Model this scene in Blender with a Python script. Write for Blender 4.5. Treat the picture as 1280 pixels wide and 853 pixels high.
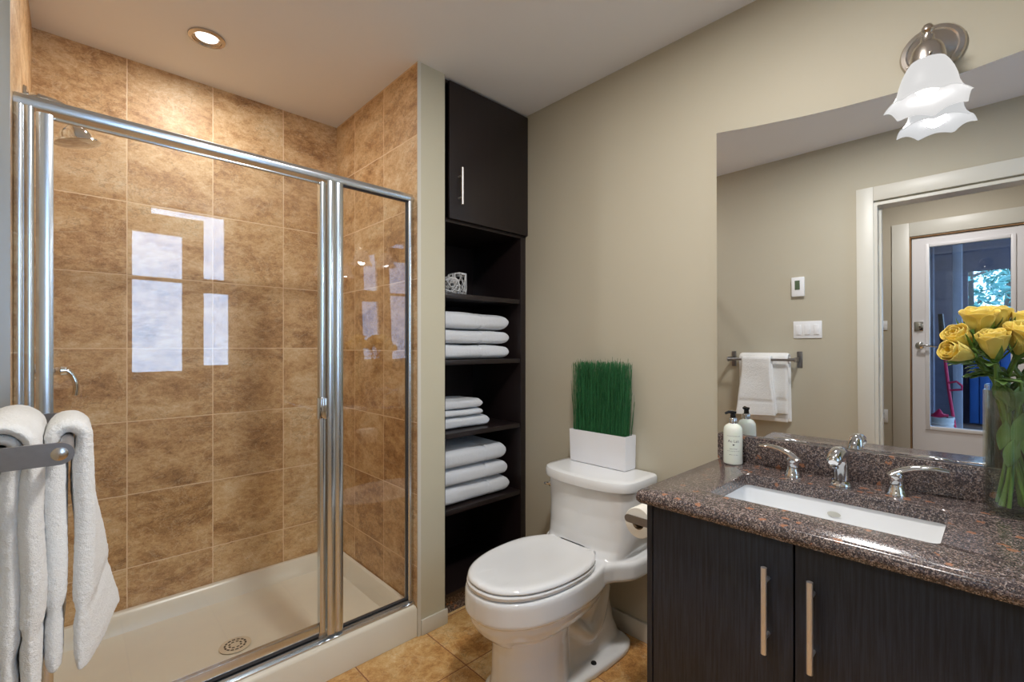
import bpy, bmesh, math, random
from mathutils import Vector, Matrix, noise
random.seed(7)
PI = math.pi
R = math.radians
for o in list(bpy.data.objects): bpy.data.objects.remove(o, do_unlink=True)
S = bpy.context.scene
COL = S.collection

# ------------------------------------------------------------------ camera
cam = bpy.data.cameras.new('camera'); camo = bpy.data.objects.new('camera', cam); COL.objects.link(camo)
camo.location = (0, 0, 1.225); camo.rotation_euler = (R(90), 0, R(-43.54))
cam.sensor_width = 36; cam.lens = 580/1280*36; cam.shift_y = 8.3/1280; cam.clip_start = 0.02
S.camera = camo
# ------------------------------------------------------------------ light and exposure
S.view_settings.view_transform = 'Standard'; S.view_settings.look = 'None'
S.view_settings.gamma = 1; S.view_settings.use_curve_mapping = False
S.view_settings.exposure = 0.70
W = bpy.data.worlds.new('sky'); S.world = W; W.use_nodes = True
bg = W.node_tree.nodes['Background']; bg.inputs['Color'].default_value = (0.62, 0.80, 1.0, 1); bg.inputs['Strength'].default_value = 2.6

def area(name, loc, rot, sx, sy, power, color=(1, 1, 1), shape='RECTANGLE', spread=180):
    l = bpy.data.lights.new(name, 'AREA'); l.shape = shape; l.size = sx
    if shape in ('RECTANGLE', 'ELLIPSE'): l.size_y = sy
    l.energy = power; l.color = color; l.spread = R(spread)
    o = bpy.data.objects.new(name, l); COL.objects.link(o); o.location = loc; o.rotation_euler = rot
    return o
def point(name, loc, power, color, rad=0.03):
    l = bpy.data.lights.new(name, 'POINT'); l.energy = power; l.color = color; l.shadow_soft_size = rad
    o = bpy.data.objects.new(name, l); COL.objects.link(o); o.location = loc
    return o
WARM = (1.0, 0.965, 0.925)
area('window_daylight', (1.12, -4.0, 2.0), (R(90), 0, 0), 1.5, 2.6, 42, (0.80, 0.88, 1.0))
area('added_room_fill_glow', (0.80, 0.50, 2.425), (0, 0, 0), 0.22, 0.22, 14, WARM, 'DISK')  # added lamp, out of view, to brighten the room
area('shower_downlight_glow', (0.386, 2.14, 2.424), (0, 0, 0), 0.07, 0.07, 3.6, (1.0, 0.985, 0.97), 'DISK')
area('added_hall_fill_glow', (-0.95, 0.3, 2.425), (0, 0, 0), 0.18, 0.18, 9, (1, 0.96, 0.92), 'DISK')  # added lamp, out of view, to light the hall
point('sconce_bulb_glow', (1.612, 0.13, 1.885), 3.8, WARM, 0.025)
point('added_rear_fill_glow', (1.612, -0.62, 1.885), 9.0, WARM, 0.025)  # strong fill from behind, in an added wall light out of view

# ------------------------------------------------------------------ node helpers
class NT:
    def __init__(s, name):
        s.m = bpy.data.materials.new(name); s.m.use_nodes = True
        s.t = s.m.node_tree; s.n = s.t.nodes; s.l = s.t.links
        s.b = s.n['Principled BSDF']; s.out = s.n['Material Output']
    def set(s, sock, v):
        if isinstance(v, bpy.types.NodeSocket): s.l.new(v, sock)
        else:
            try: sock.default_value = v
            except Exception: sock.default_value = (v[0], v[1], v[2], 1)
    def math(s, op, a, b=None, c=None):
        n = s.n.new('ShaderNodeMath'); n.operation = op; s.set(n.inputs[0], a)
        if b is not None: s.set(n.inputs[1], b)
        if c is not None: s.set(n.inputs[2], c)
        return n.outputs[0]
    def pos(s): return s.n.new('ShaderNodeNewGeometry').outputs['Position']
    def objc(s): return s.n.new('ShaderNodeTexCoord').outputs['Object']
    def xyz(s, v):
        n = s.n.new('ShaderNodeSeparateXYZ'); s.l.new(v, n.inputs[0]); return n.outputs
    def comb(s, x, y, z):
        n = s.n.new('ShaderNodeCombineXYZ')
        for i, v in enumerate((x, y, z)): s.set(n.inputs[i], v)
        return n.outputs[0]
    def vmath(s, op, a, b):
        n = s.n.new('ShaderNodeVectorMath'); n.operation = op; s.set(n.inputs[0], a); s.set(n.inputs[1], b); return n.outputs[0]
    def noise(s, vec, scale, detail=4, rough=0.5, dist=0.0):
        n = s.n.new('ShaderNodeTexNoise'); s.l.new(vec, n.inputs['Vector'])
        n.inputs['Scale'].default_value = scale; n.inputs['Detail'].default_value = detail
        n.inputs['Roughness'].default_value = rough; n.inputs['Distortion'].default_value = dist
        return n.outputs['Fac']
    def vor(s, vec, scale, feature='F1', rand=1.0):
        n = s.n.new('ShaderNodeTexVoronoi'); n.feature = feature; s.l.new(vec, n.inputs['Vector'])
        n.inputs['Scale'].default_value = scale; n.inputs['Randomness'].default_value = rand
        return n.outputs
    def white(s, vec):
        n = s.n.new('ShaderNodeTexWhiteNoise'); s.l.new(vec, n.inputs['Vector']); return n.outputs
    def ramp(s, fac, stops, interp='LINEAR'):
        n = s.n.new('ShaderNodeValToRGB'); s.l.new(fac, n.inputs[0]); r = n.color_ramp; r.interpolation = interp
        while len(r.elements) < len(stops): r.elements.new(0.5)
        for e, (p, c) in zip(r.elements, stops):
            e.position = p; e.color = (c[0], c[1], c[2], 1) if not isinstance(c, (int, float)) else (c, c, c, 1)
        return n.outputs[0]
    def mix(s, f, a, b, mode='MIX'):
        n = s.n.new('ShaderNodeMix'); n.data_type = 'RGBA'; n.blend_type = mode
        s.set(n.inputs[0], f); s.set(n.inputs[6], a); s.set(n.inputs[7], b); return n.outputs[2]
    def bump(s, h, strength=0.3, dist=0.002):
        n = s.n.new('ShaderNodeBump'); s.l.new(h, n.inputs['Height'])
        n.inputs['Strength'].default_value = strength; n.inputs['Distance'].default_value = dist
        s.l.new(n.outputs[0], s.b.inputs['Normal'])
    def base(s, v): s.set(s.b.inputs['Base Color'], v)
    def p(s, **k):
        for a, v in k.items(): s.set(s.b.inputs[a.replace('_', ' ')], v)

def lin(r, g, b):
    f = lambda c: (c/255/12.92) if c/255 <= 0.04045 else ((c/255+0.055)/1.055)**2.4
    return (f(r), f(g), f(b), 1)
def simple(name, rgb, rough=0.5, metal=0.0, var=0.0, scale=30, bump=0.0, bd=0.001, **k):
    n = NT(name); c = lin(*rgb)
    if var > 0:
        f = n.noise(n.objc(), scale, 4)
        n.base(n.mix(f, tuple(x*(1-var) for x in c[:3])+(1,), tuple(min(1, x*(1+var)) for x in c[:3])+(1,)))
        if bump: n.bump(f, bump, bd)
    else: n.base(c)
    n.p(Roughness=rough, Metallic=metal, **k)
    return n.m

def stone_tile(name, ua, va, u0, v0, m, gw, stops, grout, rough=0.42, per=0.2, bumpd=0.0018):
    n = NT(name); P = n.pos(); x = n.xyz(P)
    wob = n.math('MULTIPLY', n.math('SUBTRACT', n.noise(P, 40, 2), 0.5), 0.003)
    u = n.math('DIVIDE', n.math('SUBTRACT', n.math('ADD', x[ua], wob), u0), m)
    v = n.math('DIVIDE', n.math('SUBTRACT', n.math('ADD', x[va], wob), v0), m)
    def edge(q):
        f = n.math('FRACT', q); return n.math('MULTIPLY', n.math('MINIMUM', f, n.math('SUBTRACT', 1.0, f)), m)
    d = n.math('MINIMUM', edge(u), edge(v))
    g = n.math('LESS_THAN', d, gw)
    idv = n.comb(n.math('FLOOR', u), n.math('FLOOR', v), 3.0)
    w = n.white(idv)
    sc = n.n.new('ShaderNodeVectorMath'); sc.operation = 'SCALE'; n.l.new(w[1], sc.inputs[0]); sc.inputs['Scale'].default_value = 7.0
    Q = n.vmath('ADD', P, sc.outputs[0])
    Z = n.vmath('MULTIPLY', Q, n.comb(1.0, 1.0, 1.7))
    a = n.noise(Z, 5.0, 10, 0.62, 0.5); b = n.noise(Z, 28, 9, 0.78, 0.4); c2 = n.noise(Q, 170, 4, 0.8)
    f = n.math('ADD', n.math('MULTIPLY', a, 0.42), n.math('ADD', n.math('MULTIPLY', b, 0.36), n.math('MULTIPLY', c2, 0.22)))
    f = n.math('ADD', f, n.math('MULTIPLY', n.math('SUBTRACT', w[0], 0.5), per*0.30))
    col = n.ramp(f, stops)
    wq = n.vmath('ADD', Z, n.comb(n.math('MULTIPLY', n.noise(Z, 14, 4), 0.16), n.math('MULTIPLY', n.noise(Z, 17, 4), 0.16), n.math('MULTIPLY', n.noise(Z, 15, 4), 0.16)))
    cr = n.vor(wq, 15, 'DISTANCE_TO_EDGE')['Distance']
    crk = n.math('MULTIPLY', n.ramp(cr, [(0, 1.0), (0.05, 0.0), (1, 0.0)]), n.ramp(n.noise(Q, 7, 3), [(0.50, 0.0), (0.60, 1.0)]))
    pit = n.ramp(n.noise(Z, 44, 8, 0.8, 1.0), [(0.0, 1.0), (0.37, 1.0), (0.42, 0.0), (1, 0.0)])
    pit = n.math('MULTIPLY', pit, n.ramp(n.noise(Q, 9, 3), [(0.42, 0.15), (0.60, 1.0)]))
    col = n.mix(n.math('MULTIPLY', pit, 0.60), col, tuple(c*0.62 for c in stops[0][1][:3])+(1,))
    col = n.mix(n.math('MULTIPLY', crk, 0.45), col, tuple(c*0.8 for c in stops[0][1][:3])+(1,))
    vein = n.ramp(n.math('ABSOLUTE', n.math('SUBTRACT', n.noise(Z, 5.2, 7, 0.66, 1.2), 0.5)), [(0, 1.0), (0.014, 0.0), (1, 0.0)])
    col = n.mix(n.math('MULTIPLY', vein, 0.45), col, stops[-1][1])
    n.base(n.mix(g, col, grout))
    n.p(Roughness=n.math('ADD', n.math('MULTIPLY', g, 0.4), n.math('ADD', rough, n.math('MULTIPLY', b, 0.12))))
    hgt = n.math('SUBTRACT', n.math('MULTIPLY', n.math('MINIMUM', d, gw*1.8), 1.0/(gw*1.8)), n.math('MULTIPLY', pit, 0.3))
    n.bump(n.math('ADD', hgt, n.math('MULTIPLY', b, 0.25)), 0.35, bumpd)
    return n.m

WT = [(0.38, lin(136, 97, 60)), (0.45, lin(180, 138, 92)), (0.50, lin(204, 164, 116)), (0.55, lin(218, 184, 138)), (0.63, lin(234, 212, 176))]
FT = [(0.38, lin(136, 90, 46)), (0.45, lin(190, 138, 80)), (0.50, lin(210, 162, 100)), (0.55, lin(222, 184, 126)), (0.63, lin(236, 212, 168))]
GR = lin(236, 208, 172)
M = {}
M['tile_back'] = stone_tile('stone_tile_back', 0, 2, -0.138, -0.012, 0.3085, 0.0021, WT, GR)
M['tile_side'] = stone_tile('stone_tile_side', 1, 2, 1.690, -0.012, 0.3060, 0.0021, WT, GR)
M['tile_floor'] = stone_tile('stone_tile_floor', 0, 1, 1.104, 1.419, 0.314, 0.0022, FT, lin(150, 100, 70), 0.34)
M['wall'] = simple('beige_wall_paint', (188, 181, 162), 0.62, var=0.03, scale=3)
M['wall_light'] = simple('pale_wall_paint', (200, 195, 173), 0.6, var=0.02, scale=3)
M['hall'] = simple('hall_wall_paint', (190, 181, 162), 0.65, var=0.02, scale=3)
M['ceiling'] = simple('ceiling_paint', (236, 238, 243), 0.75, var=0.02, scale=4)
M['trim'] = simple('white_trim_paint', (214, 211, 200), 0.4)
M['white'] = simple('white_plastic', (235, 236, 238), 0.35)
M['door'] = simple('white_door_paint', (232, 230, 232), 0.4)
M['porcelain'] = simple('white_porcelain', (236, 238, 240), 0.07, Coat_Weight=0.5, Coat_Roughness=0.03)
M['acrylic'] = simple('cream_acrylic', (228, 221, 204), 0.22, var=0.01, scale=8)
M['chrome'] = simple('chrome', (225, 226, 228), 0.06, 1.0)
M['alu'] = simple('polished_aluminium', (212, 218, 224), 0.24, 1.0)
M['brushed'] = simple('brushed_nickel', (236, 232, 230), 0.42, 1.0, var=0.06, scale=120)
M['steel'] = simple('brushed_steel', (150, 149, 152), 0.34, 1.0, var=0.08, scale=120)
M['nickel'] = simple('satin_nickel', (196, 188, 180), 0.25, 1.0)
M['dark'] = simple('dark_void', (10, 9, 9), 0.8)
M['seam'] = simple('dark_rubber', (60, 62, 66), 0.5)
M['black_plastic'] = simple('black_plastic', (14, 14, 15), 0.25)
M['green_lcd'] = simple('lcd_screen', (88, 104, 82), 0.2)
M['soap'] = simple('pearly_soap_bottle', (226, 232, 220), 0.16, Coat_Weight=0.4, Subsurface_Weight=0.15)
M['ink'] = simple('grey_ink', (60, 62, 62), 0.6)
M['paper'] = simple('toilet_paper', (238, 234, 224), 0.9, var=0.02, scale=60, bump=0.1)
M['card'] = simple('cardboard_core', (120, 96, 70), 0.9)
M['planter'] = simple('white_planter', (238, 238, 242), 0.3)
M['stem'] = simple('rose_stem_green', (98, 128, 52), 0.45, var=0.15, scale=60)
M['sepal'] = simple('rose_sepal_green', (86, 122, 50), 0.5, var=0.15, scale=80)
M['lattice'] = simple('white_lattice_ceramic', (214, 214, 214), 0.5)
M['timber'] = simple('dark_porch_timber', (112, 110, 128), 0.8, var=0.25, scale=6)
M['timber_pale'] = simple('pale_porch_timber', (176, 180, 196), 0.8, var=0.15, scale=6)
M['deck'] = simple('porch_deck', (120, 118, 120), 0.85, var=0.2, scale=8)
M['ground'] = simple('garden_ground', (70, 84, 50), 0.95, var=0.3, scale=2)
M['blue'] = simple('blue_tarpaulin', (40, 92, 160), 0.7, var=0.2, scale=5)
M['pink'] = simple('pink_red_plastic', (214, 44, 92), 0.4)
M['bark'] = simple('bark', (92, 84, 78), 0.9, var=0.3, scale=20)
M['foliage'] = simple('tree_foliage', (110, 168, 160), 0.8, var=0.4, scale=6)
M['hallfloor'] = simple('hall_floor_boards', (150, 116, 84), 0.5, var=0.15, scale=5)

def terry(name, rgb, b=0.6):
    n = NT(name); o = n.objc(); f = n.noise(o, 260, 3, 0.8); g = n.noise(o, 60, 3, 0.6)
    c = lin(*rgb)
    n.base(n.mix(n.math('ADD', n.math('MULTIPLY', f, 0.6), n.math('MULTIPLY', g, 0.4)), tuple(x*0.86 for x in c[:3])+(1,), c))
    n.p(Roughness=0.95, Sheen_Weight=0.3); n.bump(n.math('ADD', f, n.math('MULTIPLY', g, 0.6)), b, 0.005)
    return n.m
M['terry'] = terry('white_terry', (246, 246, 244))
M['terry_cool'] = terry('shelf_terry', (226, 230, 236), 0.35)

n = NT('espresso_board'); o = n.objc(); x = n.xyz(o)
g = n.noise(n.comb(n.math('MULTIPLY', x[0], 60), n.math('MULTIPLY', x[1], 60), n.math('MULTIPLY', x[2], 2)), 1.0, 3)
n.base(n.mix(g, lin(27, 20, 21), lin(38, 30, 30))); n.p(Roughness=0.33); n.bump(g, 0.06, 0.001); M['espresso'] = n.m
n = NT('black_ash_veneer'); o = n.pos(); x = n.xyz(o)
g = n.noise(n.comb(n.math('MULTIPLY', x[0], 170), n.math('MULTIPLY', x[1], 170), n.math('MULTIPLY', x[2], 7)), 1.0, 4, 0.6)
gg = n.ramp(g, [(0.38, 0.0), (0.62, 1.0)])
n.base(n.mix(gg, lin(22, 24, 31), lin(38, 42, 53))); n.p(Roughness=0.42); n.bump(gg, 0.25, 0.0008); M['black_ash'] = n.m

n = NT('brown_granite'); P = n.pos()
P2 = n.vmath('ADD', P, n.comb(n.math('MULTIPLY', n.noise(P, 60, 3), 0.02), 0.0, 0.0))
v1 = n.vor(P2, 460); v2 = n.vor(P2, 240)
P3 = n.vmath('ADD', P, n.comb(n.math('MULTIPLY', n.noise(P, 90, 3), 0.02), n.math('MULTIPLY', n.noise(P, 97, 3), 0.02), 0.0))
v3 = n.vor(P3, 46)
c1 = n.ramp(n.xyz(v1['Color'])[0], [(0.0, lin(52, 47, 50)), (0.22, lin(84, 74, 73)), (0.45, lin(114, 98, 92)), (0.66, lin(138, 120, 112)), (0.84, lin(160, 148, 142)), (0.95, lin(106, 106, 116))], 'CONSTANT')
k2 = n.ramp(n.xyz(v2['Color'])[1], [(0.0, 0.0), (0.60, 0.0), (0.61, 1.0)], 'CONSTANT')
col = n.mix(n.math('MULTIPLY', k2, 0.7), c1, lin(46, 41, 45))
k3 = n.math('MULTIPLY', n.ramp(n.xyz(v3['Color'])[2], [(0.0, 0.0), (0.905, 0.0), (0.91, 1.0)], 'CONSTANT'), n.math('LESS_THAN', v3['Distance'], n.math('MULTIPLY', n.noise(P, 120, 3), 0.75)))
col = n.mix(n.math('MULTIPLY', k3, 0.75), col, n.mix(n.noise(P, 200, 3), lin(140, 84, 58), lin(186, 134, 100)))
n.base(col); n.p(Roughness=0.18, Coat_Weight=0.2, Coat_Roughness=0.08); M['granite'] = n.m

n = NT('mirror_silver'); n.base((0.86, 0.88, 0.90, 1)); n.p(Metallic=1.0, Roughness=0.0); M['mirror'] = n.m

def thin_glass(name, tint, f0=0.04, rough=0.0):
    n = NT(name); lw = n.n.new('ShaderNodeLayerWeight'); lw.inputs[0].default_value = 0.5
    f = n.math('ADD', f0, n.math('MULTIPLY', 1-f0, n.math('POWER', lw.outputs['Facing'], 5.0)))
    tr = n.n.new('ShaderNodeBsdfTransparent'); tr.inputs[0].default_value = tint
    gl = n.n.new('ShaderNodeBsdfGlossy'); gl.inputs['Roughness'].default_value = rough; gl.inputs['Color'].default_value = (1, 1, 1, 1)
    mx = n.n.new('ShaderNodeMixShader'); n.l.new(f, mx.inputs[0]); n.l.new(tr.outputs[0], mx.inputs[1]); n.l.new(gl.outputs[0], mx.inputs[2])
    n.l.new(mx.outputs[0], n.out.inputs['Surface']); n.n.remove(n.b)
    return n.m
M['glass'] = thin_glass('clear_sheet_glass', (0.975, 0.985, 0.98, 1))
M['vase_glass'] = thin_glass('vase_glass', (0.93, 0.96, 0.94, 1), 0.05)
M['water'] = thin_glass('vase_water', (0.95, 0.97, 0.94, 1), 0.02)
M['window_glass'] = thin_glass('window_glass', (0.80, 0.90, 1.0, 1))

n = NT('frosted_shade_glass'); tr = n.n.new('ShaderNodeBsdfTranslucent'); tr.inputs[0].default_value = (0.012, 0.012, 0.012, 1)
n.base((0.012, 0.012, 0.013, 1)); n.p(Roughness=0.35, Emission_Color=(1.0, 0.985, 0.97, 1), Emission_Strength=0.78)
mx = n.n.new('ShaderNodeMixShader'); mx.inputs[0].default_value = 0.45
n.l.new(n.b.outputs[0], mx.inputs[1]); n.l.new(tr.outputs[0], mx.inputs[2]); n.l.new(mx.outputs[0], n.out.inputs['Surface']); M['shade'] = n.m
n = NT('lit_lamp'); n.base((1, 1, 1, 1)); n.p(Emission_Color=(1.0, 0.96, 0.9, 1), Emission_Strength=1.0); M['lamp'] = n.m

n = NT('rose_petal'); o = n.objc(); f = n.noise(o, 30, 3)
n.base(n.mix(f, lin(228, 194, 66), lin(248, 228, 124))); n.p(Roughness=0.5, Subsurface_Weight=0.12, Sheen_Weight=0.1)
n.s = 0; M['petal'] = n.m
n = NT('rose_leaf'); o = n.objc(); f = n.noise(o, 40, 4)
n.base(n.mix(f, lin(60, 96, 40), lin(118, 148, 84))); n.p(Roughness=0.4); M['leaf'] = n.m
n = NT('grass_blade'); o = n.objc(); f = n.noise(o, 160, 2)
n.base(n.mix(f, lin(10, 52, 26), lin(62, 142, 84))); n.p(Roughness=0.5); M['grass'] = n.m

# ------------------------------------------------------------------ mesh builder
class MB:
    def __init__(s): s.v = []; s.f = []; s.sm = []
    def add(s, vs, fs, smooth=False):
        k = len(s.v); s.v += [tuple(p) for p in vs]; s.f += [tuple(i+k for i in f) for f in fs]; s.sm += [smooth]*len(fs); return s
    def box(s, x0, x1, y0, y1, z0, z1, bev=0.0, seg=2, mtx=None):
        x0, x1 = min(x0, x1), max(x0, x1); y0, y1 = min(y0, y1), max(y0, y1); z0, z1 = min(z0, z1), max(z0, z1)
        bm = bmesh.new(); bmesh.ops.create_cube(bm, size=1)
        for v in bm.verts: v.co = Vector(((x0+x1)/2+v.co.x*(x1-x0), (y0+y1)/2+v.co.y*(y1-y0), (z0+z1)/2+v.co.z*(z1-z0)))
        if bev > 0: bmesh.ops.bevel(bm, geom=bm.edges[:], offset=min(bev, 0.49*min(x1-x0, y1-y0, z1-z0)), segments=seg, profile=0.5, affect='EDGES')
        if mtx: bm.transform(mtx)
        bm.verts.index_update(); s.add([v.co[:] for v in bm.verts], [[v.index for v in f.verts] for f in bm.faces], bev > 0); bm.free(); return s
    def loft(s, rings, cap0=True, cap1=True, smooth=True, closed=True):
        n = len(rings[0]); vs = [p for r in rings for p in r]; fs = []
        for i in range(len(rings)-1):
            for j in range(n if closed else n-1):
                a = i*n+j; b = i*n+(j+1) % n; fs.append((a, b, b+n, a+n))
        if cap0: fs.append(tuple(range(n))[::-1])
        if cap1: fs.append(tuple((len(rings)-1)*n+j for j in range(n)))
        s.add(vs, fs, smooth); return s
    def lathe(s, prof, c=(0, 0, 0), n=32, axis='z', cap=False, smooth=True, mtx=None):
        rings = []
        for r, h in prof:
            ring = []
            for j in range(n):
                a = 2*PI*j/n; p = Vector((max(r, 1e-5)*math.cos(a), max(r, 1e-5)*math.sin(a), h))
                if axis == 'x': p = Vector((p.z, p.x, p.y))
                elif axis == 'y': p = Vector((p.y, p.z, p.x))
                if mtx: p = mtx @ p
                ring.append(tuple(p+Vector(c)))
            rings.append(ring)
        return s.loft(rings, cap, cap, smooth)
    def tube(s, pts, r, n=10, smooth=True, flat=1.0, caps=True):
        pts = [Vector(p) for p in pts]; rings = []
        rs = r if isinstance(r, (list, tuple)) else [r]*len(pts)
        t = (pts[1]-pts[0]).normalized(); up = Vector((0, 0, 1)) if abs(t.z) < 0.9 else Vector((1, 0, 0))
        u = t.cross(up).normalized(); w = u.cross(t).normalized()
        for i, p in enumerate(pts):
            if i == 0: tt = pts[1]-pts[0]
            elif i == len(pts)-1: tt = pts[-1]-pts[-2]
            else: tt = pts[i+1]-pts[i-1]
            tt.normalize(); u = (u-tt*u.dot(tt)).normalized(); w = u.cross(tt).normalized()
            rings.append([tuple(p+u*math.cos(2*PI*j/n)*rs[i]+w*math.sin(2*PI*j/n)*rs[i]*flat) for j in range(n)])
        return s.loft(rings, caps, caps, smooth)
    def prism(s, poly, fn, a, b, smooth=False):
        return s.loft([[fn(p, a) for p in poly], [fn(p, b) for p in poly]], True, True, smooth)
    def build(s, name, mat, parent=None, auto=True, world=True):
        me = bpy.data.meshes.new(name); me.from_pydata(s.v, [], s.f); me.update()
        bm = bmesh.new(); bm.from_mesh(me); bmesh.ops.recalc_face_normals(bm, faces=bm.faces[:]); bm.to_mesh(me); bm.free()
        me.materials.append(mat)
        for p, q in zip(me.polygons, s.sm): p.use_smooth = q
        if auto:
            try: me.set_sharp_from_angle(angle=R(38))
            except Exception: pass
        o = bpy.data.objects.new(name, me); COL.objects.link(o)
        if parent:
            o.parent = parent
            if world: o.matrix_parent_inverse = PINV.get(parent.name, parent.matrix_basis).inverted()
        return o
PINV = {}
def wmat(o):
    m = o.matrix_basis.copy() if not o.parent else wmat(o.parent) @ o.matrix_parent_inverse @ o.matrix_basis
    return m
def part(o, parent):
    o.parent = parent; o.matrix_parent_inverse = wmat(parent).inverted(); return o
_b = MB.build
def build(s, name, mat, parent=None, auto=True):
    o = _b(s, name, mat, None, auto)
    return part(o, parent) if parent else o
MB.build = build
def thing(name, label, cat, loc, group=None):
    o = bpy.data.objects.new(name, None); COL.objects.link(o); o.location = loc; o.empty_display_size = 0.05
    o['label'] = label; o['category'] = cat
    if group: o['group'] = group
    return o
def tag(o, label, cat, group=None):
    o['label'] = label; o['category'] = cat
    if group: o['group'] = group
    return o
def struct(o): o['kind'] = 'structure'; return o
def lerp(a, b, t): return a+(b-a)*t
def arc(c, r, a0, a1, n): return [(c[0]+r*math.cos(lerp(a0, a1, i/n)), c[1]+r*math.sin(lerp(a0, a1, i/n))) for i in range(n+1)]
def catmull(pts, n=6, closed=False):
    P = [Vector(p) for p in pts]; out = []; L = len(P)
    rng = range(L) if closed else range(L-1)
    for i in rng:
        g = lambda k: P[k % L] if closed else P[max(0, min(L-1, k))]
        p0, p1, p2, p3 = g(i-1), g(i), g(i+1), g(i+2)
        for j in range(n):
            t = j/n
            out.append(0.5*((2*p1)+(p2-p0)*t+(2*p0-5*p1+4*p2-p3)*t*t+(3*p1-p0-3*p2+p3)*t**3))
    if not closed: out.append(P[-1])
    return out

# ------------------------------------------------------------------ room shell
XM, XO, YP, YB, XS, XT, ZC, YR = 1.736, -0.125, 1.70, 2.528, 1.065, -0.108, 2.44, -1.40
struct(MB().box(-0.245, XM+0.12, YR-0.12, 2.65, -0.08, 0.0).build('floor', M['tile_floor']))
struct(MB().box(-0.245, XM+0.12, YR-0.12, 2.65, ZC, ZC+0.1).build('ceiling', M['ceiling']))
struct(MB().box(XM, XM+0.12, YR-0.12, 2.65, 0, ZC).build('wall_right', M['wall']))
# pier between shower and shelf unit, with tiled shower face
struct(MB().box(1.077, 1.2035, YP, YB, 0, ZC).build('wall_pier', M['wall_light']))
struct(MB().box(XS, 1.077, YP, YB, 0, ZC).build('wall_shower_right', M['tile_side']))
struct(MB().box(1.0635, 1.0785, YP-0.003, YP+0.003, 0, ZC).build('trim_1', M['trim']))
struct(MB().box(-0.245, XM, YB, YB+0.12, 0, ZC).build('wall_shower_back', M['tile_back']))
struct(MB().box(XO, XT, 1.655, YB, 0, ZC).build('wall_shower_left', M['tile_side']))
struct(MB().box(XO, XT+0.001, 1.648, 1.6545, 0, ZC).build('trim_2', M['alu']))
# wall opposite the mirror, with the bathroom doorway
DY0, DY1, DZ = -0.30, 0.53, 2.03
w = MB().box(-0.245, XO, DY1, YB, 0, ZC).box(-0.245, XO, YR, DY0, 0, ZC).box(-0.245, XO, DY0, DY1, DZ, ZC)
struct(w.build('wall_left', M['wall']))
# rear wall with window opening
WX0, WX1, WZ0, WZ1 = 0.30, 1.13, 0.96, 2.425
w = MB().box(-0.245, WX0, YR-0.12, YR, 0, ZC).box(WX1, XM, YR-0.12, YR, 0, ZC).box(WX0, WX1, YR-0.12, YR, 0, WZ0).box(WX0, WX1, YR-0.12, YR, WZ1, ZC)
struct(w.build('wall_rear', M['wall']))
w1 = bpy.data.objects.new('window_1', None); COL.objects.link(w1); w1.location = (0.7, YR-0.06, 0.96); struct(w1)
f = MB()
ya, yb_ = YR-0.09, YR-0.04
f.box(WX0, 0.365, ya, yb_, WZ0, WZ1).box(0.71, 0.865, ya, yb_, WZ0, 2.362).box(WX0, WX1, ya, yb_, WZ0, 1.02)
f.box(0.365, 0.865, ya, yb_, 2.20, 2.362).box(WX0, 0.49, ya, yb_, 2.362, WZ1).box(1.03, WX1, ya, yb_, 1.72, WZ1).box(1.065, WX1, ya, yb_, WZ0, 1.72)
f.box(0.865, 1.03, ya, yb_, 1.72, 1.845).box(0.865, 1.065, ya, yb_, 1.02, 1.065).box(0.365, 0.71, ya, yb_, 1.795, 1.825)
f.build('window_frame', M['trim'], w1)
MB().box(WX0, WX1, YR-0.067, YR-0.063, WZ0, WZ1).build('window_pane', M['window_glass'], w1)

# baseboards
def baseboard(name, x0, x1, y0, y1, h):
    struct(MB().box(x0, x1, y0, y1, 0, h, 0.002).build(name, M['trim']))
baseboard('baseboard_right', XM-0.012, XM-0.0005, 0.70, 1.705, 0.078)
baseboard('baseboard_pier', 1.0790, 1.2135, YP-0.010, YP-0.0005, 0.066)
baseboard('baseboard_left', XO+0.0005, XO+0.012, 0.62, 1.64, 0.078)
# bathroom door casing and jamb
def casing(name, x0, x1, y0, y1, zt, w, mat):
    m = MB().box(x0, x1, y1, y1+w, 0, zt+w, 0.002).box(x0, x1, y0-w, y0, 0, zt+w, 0.002).box(x0, x1, y0, y1, zt, zt+w, 0.002)
    return struct(m.build(name, mat))
casing('trim_3', XO+0.0005, XO+0.020, DY0, DY1, DZ+0.01, 0.085, M['trim'])
m = MB().box(-0.262, XO+0.012, DY1-0.018, DY1-0.0005, 0, DZ).box(-0.262, XO+0.012, DY0+0.0005, DY0+0.018, 0, DZ).box(-0.262, XO+0.012, DY0+0.018, DY1-0.018, DZ-0.018, DZ-0.0005)
m.box(-0.205, -0.165, DY1-0.030, DY1-0.018, 0, DZ-0.018).box(-0.205, -0.165, DY0+0.018, DY0+0.030, 0, DZ-0.018)
struct(m.build('trim_4', M['trim']))
tag(MB().box(-0.158, -0.133, DY1-0.0205, DY1-0.0182, 1.03, 1.09, 0.001).build('strike_plate', M['brushed']), 'small metal strike plate on the bathroom door jamb seen in the mirror', 'strike plate')

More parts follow.
